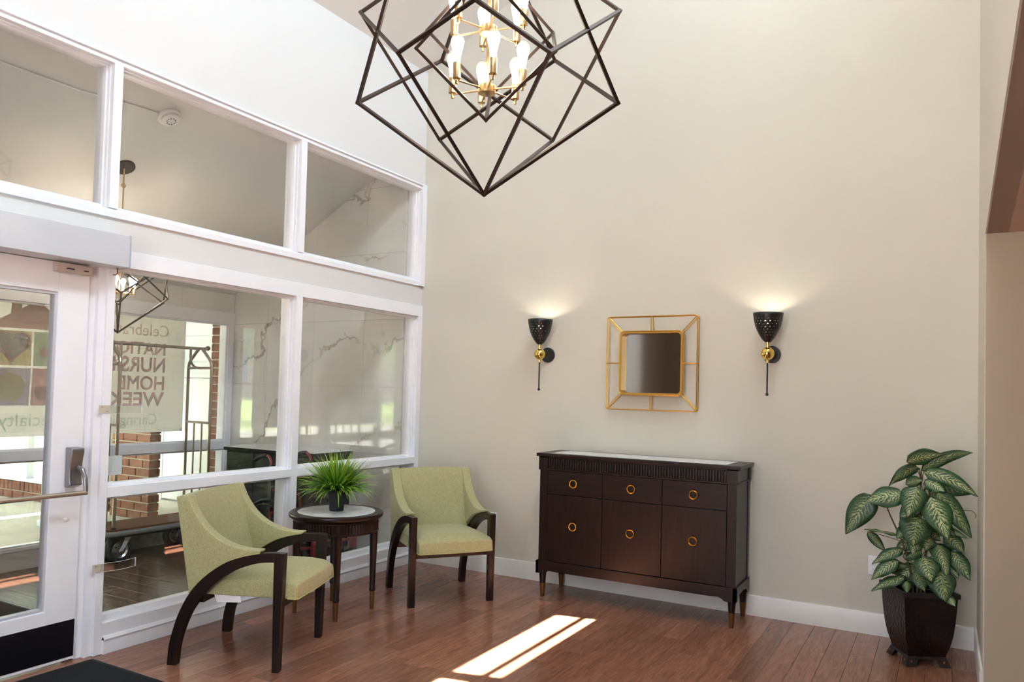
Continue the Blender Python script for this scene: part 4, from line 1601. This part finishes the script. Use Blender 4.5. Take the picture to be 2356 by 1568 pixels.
for a in LEAVES:
    b_, t_ = Vector(a[0]), Vector(a[1])
    leaf(b_, b_ + (t_ - b_) * 1.07, a[2] * 1.2, *a[3:])
m = MB()
for pts in ([(0.012, 0.0, 0.34), (0.008, 0.0, 0.55), (0.008, 0, 0.72), (0.005, 0, 0.98), (0.0, 0, 1.08)],
            [(0.030, 0.01, 0.34), (0.035, 0.01, 0.62), (0.034, 0.01, 0.80), (0.05, 0.0, 0.94), (0.035, 0, 1.02)],
            [(-0.005, -0.01, 0.34), (-0.008, 0, 0.6), (0.0, 0, 0.85), (0.01, 0, 1.06)],
            [(-0.025, -0.01, 0.34), (-0.032, -0.01, 0.429), (-0.055, -0.015, 0.551), (-0.087, -0.02, 0.664), (-0.148, -0.04, 0.81), (-0.166, -0.05, 0.86), (-0.2, -0.05, 0.90)]):
    p3 = smooth_curve([(x, y, z - ZB) for x, y, z in pts], 4)
    nn = len(p3)
    m.tube(p3, [0.0065 - 0.004 * i / nn for i in range(nn)], 7)
# leaf stalks run from the stems to each leaf
for a in LEAVES:
    (bx_, bz_), db = a[0], a[3]
    zr = max(0.40, bz_ - 0.09)
    m.tube(smooth_curve([(0.01, 0.0, zr - ZB), (0.01 * 0.6 + bx_ * 0.4, -db * 0.5, (zr + bz_) / 2 + 0.01 - ZB), (bx_, -db, bz_ - ZB)], 3), 0.0022, 5)
m.tube(smooth_curve([(0.20, 0.0, 0.86 - ZB), (0.255, 0, 0.862 - ZB), (0.276, 0, 0.84 - ZB), (0.272, 0, 0.825 - ZB)], 4), 0.0016, 5)
m.build('stems', M['leaf_stem'], lp)

# ================================================================== luggage cart
ct = thing('luggage_cart', 'chrome hotel luggage cart with brown carpeted deck in the vestibule', 'luggage cart', (-1.99, -1.10, 0), R(-2.5))
CS_ = M['cart_steel']
HW, HL = 0.20, 0.50
deck = MB().prism([(p[0], p[2]) for p in rrect(HW, HL, 0.07, 0)], 0.225, 0.283, 'z').build('deck', M['cart_carpet'], ct, bevel=0.004)
MB().tube([(x, z, 0.248) for x, _, z in rrect(HW + 0.012, HL + 0.012, 0.08, 0)], 0.021, 10, True).build('bumper', M['bumper'], ct)
MB().box(-HW + 0.03, HW - 0.03, -HL + 0.05, HL - 0.05, 0.205, 0.228).build('under_frame', M['black_paint'], ct)
PX, PY = 0.165, 0.425
ZT = 1.775
for sy in (-1, 1):
    y = sy * PY
    pts = [(-PX, y, 0.283), (-PX, y, 1.60), (-PX + 0.008, y, 1.645), (-PX + 0.035, y, 1.68), (-0.045, y, 1.755), (-0.02, y, ZT), (0.02, y, ZT),
           (0.045, y, 1.755), (PX - 0.035, y, 1.68), (PX - 0.008, y, 1.645), (PX, y, 1.60), (PX, y, 0.283)]
    lo_ = MB().tube(pts, 0.0135, 10).build('upright_loop', CS_, ct)
    MB().cyl((-PX, y, 1.60), (PX, y, 1.60), 0.012).build('upper_crossbar', CS_, ct)
    MB().cyl((-PX, y, 1.11), (PX, y, 1.11), 0.011).build('lower_crossbar', CS_, ct)
    for x in (-0.055, 0.055):
        MB().cyl((x, y, 0.283), (x, y, 1.11), 0.0085).build('spindle', CS_, ct)
    # quarter-round brace from the top rail to the crossbar
    yi = y - sy * 0.10
    br = [(0, yi, ZT), (0, yi, 1.68)]
    for k in range(1, 7):
        a = PI / 2 * k / 6
        br.append((0, yi + sy * 0.09 * (1 - math.cos(a)), 1.68 - 0.08 * math.sin(a)))
    br.append((0, y, 1.60))
    MB().tube(br, 0.011, 8).build('brace', CS_, ct)
    MB().sphere((0, y + sy * 0.075, ZT + 0.008), 0.022, 14, 10).build('finial', plain('finial', srgb(118, 92, 78), 0.35, 0.6) if sy < 0 else bpy.data.materials['finial'], ct)
    for x in (-PX, PX):
        MB().lathe([(0.021, 0.283), (0.021, 0.292), (0.014, 0.296)], 12, (x, y, 0)).build('post_collar', M['black_paint'], ct)
MB().cyl((0, -PY - 0.06, ZT), (0, PY + 0.06, ZT), 0.0135).build('top_rail', CS_, ct)
for sx in (-1, 1):
    for sy in (-1, 1):
        c = (sx * 0.115, sy * 0.33 - 0.02, 0.105)
        cs_ = MB()
        tyre = [(0.068, -0.030), (0.092, -0.033), (0.104, -0.022), (0.105, 0.0), (0.104, 0.022), (0.092, 0.033), (0.068, 0.030)]
        wh = MB().lathe(tyre + [tyre[0]], 32, c, 'x', cap=False).build('wheel', M['rubber'], ct)
        hub = MB().lathe([(0.012, 0.036), (0.020, 0.034), (0.024, 0.026), (0.052, 0.020), (0.066, 0.030), (0.069, 0.028), (0.069, -0.028), (0.066, -0.030), (0.052, -0.020), (0.024, -0.026), (0.020, -0.034), (0.012, -0.036)], 28, c, 'x').build('rim', M['steel'], wh)
        m = MB()
        for k in range(5):
            a = 2 * PI * k / 5
            for s in (-1, 1):
                m.sphere((c[0] + s * 0.024, c[1] + 0.04 * math.cos(a), c[2] + 0.04 * math.sin(a)), 0.0085, 8, 6)
        m.build('rim_holes', M['dark_slot'], wh)
        m = MB()
        for s in (-1, 1):
            m.hexa([(c[0] + s * 0.038, c[1] - 0.014, c[2] - 0.012), (c[0] + s * 0.044, c[1] - 0.014, c[2] - 0.012), (c[0] + s * 0.044, c[1] + 0.014, c[2] - 0.012), (c[0] + s * 0.038, c[1] + 0.014, c[2] - 0.012),
                    (c[0] + s * 0.038, c[1] + 0.035, 0.208), (c[0] + s * 0.044, c[1] + 0.035, 0.208), (c[0] + s * 0.044, c[1] + 0.085, 0.208), (c[0] + s * 0.038, c[1] + 0.085, 0.208)])
        m.box(c[0] - 0.05, c[0] + 0.05, c[1] + 0.02, c[1] + 0.10, 0.200, 0.209)
        m.cyl((c[0] - 0.05, c[1], c[2]), (c[0] + 0.05, c[1], c[2]), 0.009)
        m.build('caster_fork', M['aluminium'], ct, bevel=0.0015, seg=1)

# ================================================================== counter in the vestibule
cb = thing('counter_cabinet', 'black counter with a pale marble top against the vestibule end wall', 'counter', (-1.21, -0.30, 0))
MB().box(-0.53, 0.53, -0.235, 0.215, 0.06, 0.872).build('cabinet_body', M['counter_black'], cb, bevel=0.004)
MB().box(-0.50, 0.50, -0.20, 0.20, 0.0, 0.062).build('plinth', M['black_paint'], cb)
MB().box(-0.545, 0.545, -0.255, 0.2175, 0.896, 0.906).build('countertop', M['white_marble'], cb, bevel=0.002)
MB().box(-0.55, 0.55, -0.260, 0.2175, 0.868, 0.897).build('top_edge', M['counter_black'], cb, bevel=0.003)
for a, b in ((-0.515, -0.175), (-0.17, 0.17), (0.175, 0.515)):
    d = MB().box(a, b, -0.249, -0.234, 0.08, 0.86).build('door', M['counter_black'], cb, bevel=0.003)
    MB().sphere((b - 0.04, -0.257, 0.62), 0.009, 10, 8).build('knob', M['steel'], d)

# ================================================================== wheelchair (local x forward, y to its left)
wc = thing('wheelchair', 'folded-back red framed wheelchair with black grips behind the low window', 'wheelchair', (-0.60, -0.865, 0))
wc['label'] = 'red framed wheelchair with black push grips parked in the vestibule'
RP = M['red_paint']
for s in (-1, 1):
    y = s * 0.21
    m = MB()
    m.tube([(0.0, y, 0.20), (0.0, y, 0.84)], 0.011, 10)
    m.tube(smooth_curve([(0.0, y, 0.80), (-0.004, y, 0.868), (-0.030, y, 0.905), (-0.07, y, 0.916)], 5), 0.011, 10)
    m.tube(smooth_curve([(0.0, y, 0.66), (0.24, y, 0.66), (0.30, y, 0.63), (0.31, y, 0.48)], 4), 0.010, 10)
    m.tube([(0.0, y, 0.48), (0.46, y, 0.48)], 0.011, 10)
    m.tube([(0.0, y, 0.22), (0.10, y, 0.21), (0.47, y, 0.27)], 0.011, 10)
    m.tube([(0.47, y, 0.50), (0.47, y, 0.205)], 0.013, 10)
    m.box(0.448, 0.492, y - 0.018, y + 0.018, 0.20, 0.315)
    m.build('side_frame', RP, wc)
    MB().tube(smooth_curve([(-0.055, y, 0.914), (-0.09, y, 0.912), (-0.14, y, 0.898), (-0.185, y, 0.872)], 5), [0.015, 0.0165, 0.0165, 0.0165, 0.0165, 0.0165, 0.0165, 0.0165, 0.0165, 0.0165, 0.0165, 0.0165, 0.0165, 0.0165, 0.0165, 0.015], 12).build('grip', M['rubber'], wc)
    MB().box(0.02, 0.30, y - 0.022, y + 0.022, 0.668, 0.692).build('arm_pad', M['black_vinyl'], wc, bevel=0.008)
    yo = s * 0.255
    MB().torus((0.03, yo, 0.30), 0.285, 0.014, 'y', 40, 8).build('rear_wheel', M['rubber'], wc)
    MB().torus((0.03, yo + s * 0.028, 0.30), 0.255, 0.008, 'y', 40, 8).build('hand_rim', M['black_paint'], wc)
    m = MB()
    for k in range(14):
        a = 2 * PI * k / 14
        m.cyl((0.03, yo, 0.30), (0.03 + 0.28 * math.cos(a), yo, 0.30 + 0.28 * math.sin(a)), 0.003, n=5)
    m.lathe([(0.03, -0.022), (0.03, 0.022)], 16, (0.03, yo, 0.30), 'y')
    m.build('spokes', M['black_paint'], wc)
    # front caster
    MB().torus((0.452, y, 0.098), 0.083, 0.014, 'y', 32, 8).build('caster_wheel', M['rubber'], wc)
    m = MB()
    for k in range(5):
        a = 2 * PI * k / 5
        m.cyl((0.452, y, 0.098), (0.452 + 0.075 * math.cos(a), y, 0.098 + 0.075 * math.sin(a)), 0.008, n=6)
    m.lathe([(0.018, -0.02), (0.018, 0.02)], 14, (0.452, y, 0.098), 'y')
    m.build('caster_spokes', M['black_paint'], wc)
    m = MB()
    for q in (-1, 1):
        m.hexa([(0.444, y + q * 0.022 - 0.002, 0.09), (0.462, y + q * 0.022 - 0.002, 0.09), (0.462, y + q * 0.022 + 0.002, 0.09), (0.444, y + q * 0.022 + 0.002, 0.09),
                (0.455, y + q * 0.022 - 0.002, 0.20), (0.49, y + q * 0.022 - 0.002, 0.20), (0.49, y + q * 0.022 + 0.002, 0.20), (0.455, y + q * 0.022 + 0.002, 0.20)])
    m.box(0.450, 0.492, y - 0.025, y + 0.025, 0.188, 0.206)
    m.build('caster_fork', M['black_paint'], wc, bevel=0.002, seg=1)
MB().box(0.0, 0.44, -0.20, 0.20, 0.475, 0.500).build('seat', M['black_vinyl'], wc, bevel=0.008)
vs = []
for i in range(9):
    v = -1 + i / 4
    x = -0.018 - 0.022 * (1 - v * v)
    vs.append((x, 0.226 * v))
poly = vs + [(x + 0.034, y_) for x, y_ in reversed(vs)]
MB().prism(poly, 0.50, 0.845, 'z').build('back_sling', M['black_vinyl'], wc)
MB().cyl((0.02, -0.21, 0.24), (0.30, 0.21, 0.47), 0.009).cyl((0.02, 0.21, 0.24), (0.30, -0.21, 0.47), 0.009).build('cross_brace', RP, wc)

# ================================================================== banner outside the exterior window
XB = -2.415
bn = thing('banner', 'printed cloth banner seen from behind through the exterior window', 'banner', (XB, -1.4, 1.005))
BY, BZ = -1.4, 1.005


def bprint(name, poly, mat, k):
    """flat print on the cloth; k stacks the layers"""
    x = 0.0012 + 0.0006 * k
    return MB().prism([(y - BY, z - BZ) for y, z in poly], x, x + 0.0005, 'x').build(name, mat, bn, smooth=False)


MB().box(-0.001, 0.001, -1.15, 0.900, 0.0, 1.14).build('cloth', M['banner'], bn)
for y in (0.885,):
    MB().torus((0.001, y, 0.018), 0.010, 0.003, 'x', 16, 6).build('grommet', M['steel'], bn)


def word(text, y_right, z_base, cap, width, mat, bold=0.0):
    """lettering reads correctly from outdoors, so it is mirrored from in here"""
    cu = bpy.data.curves.new('lettering', 'FONT')
    cu.body = text
    cu.size = 1.0
    cu.bevel_depth = bold
    cu.bevel_resolution = 0
    cu.resolution_u = 3
    o = bpy.data.objects.new('lettering_tmp', cu)
    COL.objects.link(o)
    bpy.context.view_layer.update()
    me = bpy.data.meshes.new_from_object(o.evaluated_get(bpy.context.evaluated_depsgraph_get()))
    bpy.data.objects.remove(o)
    xs_ = [v.co.x for v in me.vertices]
    ys_ = [v.co.y for v in me.vertices]
    x0_, x1_ = min(xs_), max(xs_)
    h = 0.70
    for v in me.vertices:
        u = (v.co.x - x0_) / (x1_ - x0_)
        yv = v.co.y / h * cap
        v.co = Vector((0.0034 + v.co.z * 0.02, y_right - BY - u * width, z_base - BZ + yv))
    me.materials.clear()
    me.materials.append(mat)
    ob = bpy.data.objects.new('lettering', me)
    COL.objects.link(ob)
    ob.parent = bn
    return ob


word('Celebrate', -0.686, 1.882, 0.108, 0.58, M['print_grey'])
word('NATIONAL', -0.713, 1.715, 0.106, 0.80, M['print_pink'], 0.022)
word('NURSING', -0.712, 1.556, 0.128, 0.74, M['print_pink'], 0.022)
word('HOME', -0.714, 1.394, 0.122, 0.46, M['print_pink'], 0.022)
word('WEEK', -0.712, 1.248, 0.122, 0.55, M['print_pink'], 0.022)
word('Caring is our', -0.778, 1.078, 0.098, 0.72, M['print_sage'])
word('Specialty', -1.600, 1.088, 0.105, 0.54, M['print_sage'])
# picture panel: a house roof over four squares
bprint('roof_print', [(-2.45, 1.850), (-1.60, 1.862), (-1.60, 1.880), (-1.845, 2.066), (-1.92, 2.062), (-2.20, 1.895)], M['print_grey'], 0)
bprint('chimney_print', [(-2.08, 1.965), (-2.0, 2.008), (-2.0, 2.062), (-2.075, 2.062)], M['print_grey'], 1)
bprint('panel_yellow', [(-2.45, 1.560), (-1.912, 1.566), (-1.915, 1.838), (-2.45, 1.830)], M['print_yellow'], 0)
bprint('panel_green', [(-1.895, 1.566), (-1.60, 1.568), (-1.60, 1.842), (-1.897, 1.838)], M['print_green'], 0)
bprint('panel_violet', [(-2.45, 1.25), (-1.918, 1.25), (-1.912, 1.545), (-2.45, 1.545)], M['print_violet'], 0)
bprint('panel_rose', [(-1.905, 1.25), (-1.60, 1.25), (-1.60, 1.548), (-1.898, 1.546)], M['print_pink'], 0)


def heart(cy, cz, s, n=28):
    P = []
    for k in range(n):
        a = 2 * PI * k / n
        P.append((cy + s * 16 * math.sin(a) ** 3 / 17, cz + s * (13 * math.cos(a) - 5 * math.cos(2 * a) - 2 * math.cos(3 * a) - math.cos(4 * a)) / 17))
    return P


bprint('heart_print', heart(-2.062, 1.722, 0.150), M['print_pink'], 1)
bprint('heart_print', heart(-2.062, 1.727, 0.126), M['banner'], 2)
circ = lambda cy, cz, r_, n=24: [(cy + r_ * math.cos(2 * PI * k / n), cz + r_ * math.sin(2 * PI * k / n)) for k in range(n)]
bprint('sun_print', circ(-2.062, 1.395, 0.112), M['print_yellow'], 1)
for k in range(8):
    a = 2 * PI * k / 8 + 0.3
    u, v = math.cos(a), math.sin(a)
    bprint('ray_print', [(-2.062 + 0.115 * u - 0.004 * v, 1.395 + 0.115 * v + 0.004 * u), (-2.062 + 0.145 * u - 0.004 * v, 1.395 + 0.145 * v + 0.004 * u),
                         (-2.062 + 0.145 * u + 0.004 * v, 1.395 + 0.145 * v - 0.004 * u), (-2.062 + 0.115 * u + 0.004 * v, 1.395 + 0.115 * v - 0.004 * u)], M['print_yellow'], 1)


def tulip(cy, cz, s):
    return [(cy - 0.5 * s, cz + 0.55 * s), (cy - 0.25 * s, cz + 0.35 * s), (cy, cz + 0.75 * s), (cy + 0.25 * s, cz + 0.35 * s), (cy + 0.5 * s, cz + 0.55 * s),
            (cy + 0.45 * s, cz - 0.1 * s), (cy + 0.2 * s, cz - 0.45 * s), (cy - 0.2 * s, cz - 0.45 * s), (cy - 0.45 * s, cz - 0.1 * s)]


bprint('tulip_print', tulip(-1.735, 1.745, 0.10), M['print_pink'], 1)
bprint('tulip_print', tulip(-1.815, 1.672, 0.075), M['print_pink'], 1)
bprint('hand_print', [(-1.885, 1.40), (-1.72, 1.415), (-1.61, 1.41), (-1.62, 1.38), (-1.78, 1.385), (-1.66, 1.34), (-1.68, 1.325), (-1.84, 1.29), (-1.87, 1.32)], M['print_grey'], 1)

# ================================================================== outdoors
ps = MB().box(-9.0, -2.36, -9.0, 0.36, -0.1, 0.14).build('porch_slab', M['concrete'])
ps['kind'] = 'structure'
ps['label'] = 'weathered concrete porch outside the exterior windows'
lw = MB().box(-60, -15, -60, 40, -0.3, -0.04).build('lawn', M['lawn'])
lw['kind'] = 'structure'
lw['label'] = 'green lawn beyond the porch'
rd = MB().box(-16, -2.3, -60, 40, -0.2, -0.02).build('driveway', M['asphalt'])
rd['kind'] = 'structure'
rd['label'] = 'grey driveway beyond the porch'

BL, BH, BC = 0.198, 0.070, 0.0825      # brick length, height, course
brick_me = {}


def brick(parent, x0, x1, y0, y1, z0, z1):
    k = (round(x1 - x0, 4), round(y1 - y0, 4), round(z1 - z0, 4))
    if k not in brick_me:
        brick_me[k] = box_mesh('brick', *k, M['brick'], 0.003)
    return piece('brick', brick_me[k], parent, (x0, y0, z0))


# pier whose corner shows under the banner
pr = MB().box(-3.29, -2.724, -0.610, -0.508, 0.14, 2.6).build('brick_pier', M['mortar'])
tag(pr, 'red brick pier outside behind the luggage cart', 'brick pier')
z = 0.142
row = 0
while z < 2.5:
    xr = -2.714
    if row % 2 == 0:
        cuts = [0.095, BL, BL, 0.06]
    else:
        cuts = [BL, BL, 0.095, 0.06]
    x = xr
    for k, l in enumerate(cuts):
        brick(pr, x - l, x, -0.620, -0.500 if k == 0 else -0.605, z, z + BH)
        x -= l + 0.0115
    z += BC
    row += 1
# narrow brick return beside the exterior window
pt = MB().box(-2.530, -2.41, -0.090, 0.30, 0.14, 2.6).build('brick_pilaster', M['mortar'])
tag(pt, 'narrow strip of red brick just outside the exterior window corner', 'brick pilaster')
z = 0.142
while z < 2.5:
    brick(pt, -2.535, -2.405, -0.100, -0.05, z, z + BH)
    z += BC
MB().box(-2.405, -2.362, -0.098, 0.28, 0.14, 2.5).build('white_trim', M['white_siding'], pt)
# white boarded wall with a door between them
ws = thing('outdoor_closet_wall', 'bright white boarded wall with a door on the porch', 'outdoor wall', (-3.4, 0.36, 0.14))
MB().box(-0.9, 1.0, 0.0, 0.1, 0, 2.6).build('backing', M['white_siding'], ws)
for k in range(8):
    z = 1.42 + k * 0.145
    MB().hexa([(-0.9, -0.016, z), (1.0, -0.016, z), (1.0, 0, z), (-0.9, 0, z), (-0.9, -0.004, z + 0.144), (1.0, -0.004, z + 0.144), (1.0, 0, z + 0.144), (-0.9, 0, z + 0.144)]).build('board', M['white_siding'], ws, smooth=False)
d = MB().box(-0.40, 0.38, -0.035, 0.0, 0.02, 1.38).build('door', M['white_siding'], ws, bevel=0.003)
MB().sphere((-0.34, -0.055, 0.62), 0.02, 12, 8).build('knob', M['steel'], d)
m = MB().box(-0.47, -0.405, -0.045, 0.0, 0, 1.42).box(0.385, 0.45, -0.045, 0.0, 0, 1.42).box(-0.47, 0.45, -0.045, 0.0, 1.385, 1.43)
m.build('door_casing', M['white_siding'], ws, bevel=0.003)
hs = MB().tube(smooth_curve([(-0.44, -0.06, 1.10), (-0.42, -0.07, 0.98), (-0.44, -0.07, 0.75)], 5), 0.012, 8).build('hose', plain('hose', srgb(176, 196, 214), 0.5), ws)

# low brick wall with glazed sun-porch above it, left of the pier
lb_ = MB().box(-8.0, -3.46, -0.600, -0.48, 0.14, 0.345).build('low_brick_wall', M['mortar'])
tag(lb_, 'low red brick wall under white windows seen through the door glass', 'brick wall')
x = -3.46
while x > -6.6:
    brick(lb_, x - 0.070, x, -0.612, -0.500, 0.238, 0.338)
    x -= 0.0815
x = -3.46
while x > -6.6:
    brick(lb_, x - 0.190, x, -0.610, -0.500, 0.150, 0.226)
    x -= 0.2015
MB().box(-8, -3.44, -0.630, -0.46, 0.345, 0.372).build('sill', M['white_siding'], lb_, bevel=0.003)
sp_ = thing('sun_porch_windows', 'white framed porch windows above the low brick wall outdoors', 'windows', (-5.5, -0.55, 0.372))
for k in range(7):
    x = -2.2 + 0.70 * k
    m = MB().box(x, x + 0.05, -0.04, 0.04, 0, 2.1)
    m.build('post', M['white_siding'], sp_, bevel=0.003)
    if k < 6:
        MB().box(x + 0.05, x + 0.70, -0.03, 0.03, 0.62, 0.68).build('rail', M['white_siding'], sp_)
        MB().box(x + 0.05, x + 0.70, -0.004, 0.004, 0.0, 0.62).build('pane', M['glass'], sp_)
        MB().box(x + 0.05, x + 0.70, -0.004, 0.004, 0.68, 2.05).build('pane', M['glass'], sp_)
MB().box(-2.2, 2.05, -0.05, 0.05, 2.05, 2.2).build('head_rail', M['white_siding'], sp_)
MB().box(-2.2, 2.05, 0.5, 0.56, 0.0, 2.2).build('curtain_wall', M['white_siding'], sp_)


def porch_post(x, y, label):
    t = thing('porch_post', label, 'post', (x, y, 0.14), 0, 'white porch posts')
    MB().box(-0.055, 0.055, -0.055, 0.055, 0.03, 2.6).build('shaft', M['white_siding'], t, bevel=0.004)
    MB().box(-0.075, 0.075, -0.075, 0.075, 0.0, 0.05).build('foot', M['white_siding'], t, bevel=0.004)
    return t


porch_post(-3.16, -1.285, 'white porch post seen through the right edge of the door glass')
porch_post(-4.6, -3.3, 'white porch post outdoors mirrored in the polished marble wall')
porch_post(-4.6, -5.2, 'white porch post outdoors mirrored in the polished marble wall')
porch_post(-4.6, -7.1, 'white porch post outdoors mirrored in the polished marble wall')


def tree(x, y, h, rad, seed, label):
    t = thing('tree', label, 'tree', (x, y, -0.05), 0, 'trees beyond the driveway')
    rr = random.Random(seed)
    m = MB().tube([(0, 0, 0), (0.05, 0.03, h * 0.3), (0.0, 0.1, h * 0.65)], [0.16, 0.12, 0.05], 8)
    for k in range(5):
        a = rr.uniform(0, 2 * PI)
        m.tube([(0.03, 0.05, h * (0.35 + 0.06 * k)), (rad * 0.6 * math.cos(a), rad * 0.6 * math.sin(a), h * (0.55 + 0.07 * k))], [0.06, 0.02], 6)
    m.build('trunk', M['bark'], t)
    vs, fs = [], []
    for k in range(1500):
        while True:
            p = Vector((rr.uniform(-1, 1), rr.uniform(-1, 1), rr.uniform(-1, 1)))
            if 0.35 < p.length < 1:
                break
        p = Vector((p.x * rad, p.y * rad, h * 0.62 + p.z * h * 0.36))
        e = Euler((rr.uniform(0, 6), rr.uniform(0, 6), rr.uniform(0, 6))).to_matrix()
        s = rr.uniform(0.10, 0.2)
        k0 = len(vs)
        for q in ((-s, 0, 0), (0, -s * 0.5, 0.02), (s, 0, 0), (0, s * 0.5, 0.02)):
            vs.append(tuple(p + e @ Vector(q)))
        fs.append((k0, k0 + 1, k0 + 2, k0 + 3))
    me = bpy.data.meshes.new('foliage')
    me.from_pydata(vs, [], fs)
    me.materials.append(M['tree_leaf'])
    o = bpy.data.objects.new('foliage', me)
    COL.objects.link(o)
    o.parent = t
    o['kind'] = 'stuff'


for i, (x, y, h, r_) in enumerate(((-18, -9.5, 7.5, 2.5), (-18.5, -15.5, 8.5, 2.8), (-18, -21.5, 7.0, 2.6), (-19, -28, 9, 3.0), (-18.5, -3, 8, 2.8), (-20, -35, 9, 3.2))):
    tree(x, y, h, r_, 20 + i, 'leafy green tree standing beyond the driveway')

# roof edge over the vestibule keeps the porch in shade
rf = MB().prism([(-2.95, vz(-2.95) + 0.22), (-0.16, vz(-0.16) + 0.22), (-0.16, vz(-0.16) + 0.34), (-2.95, vz(-2.95) + 0.34)], -7.0, 0.4, 'y').build('roof_vestibule', M['roofing'])
rf['kind'] = 'structure'
rf['label'] = 'dark roof over the vestibule'
pc = MB().box(-6.6, -2.95, -8.0, 0.36, 2.62, 2.78).build('porch_shade_roof', M['white_siding'])  # unseen roof, put in to keep the sun off the porch
pc['kind'] = 'structure'
pc['label'] = 'unseen flat white roof added to shade the porch'
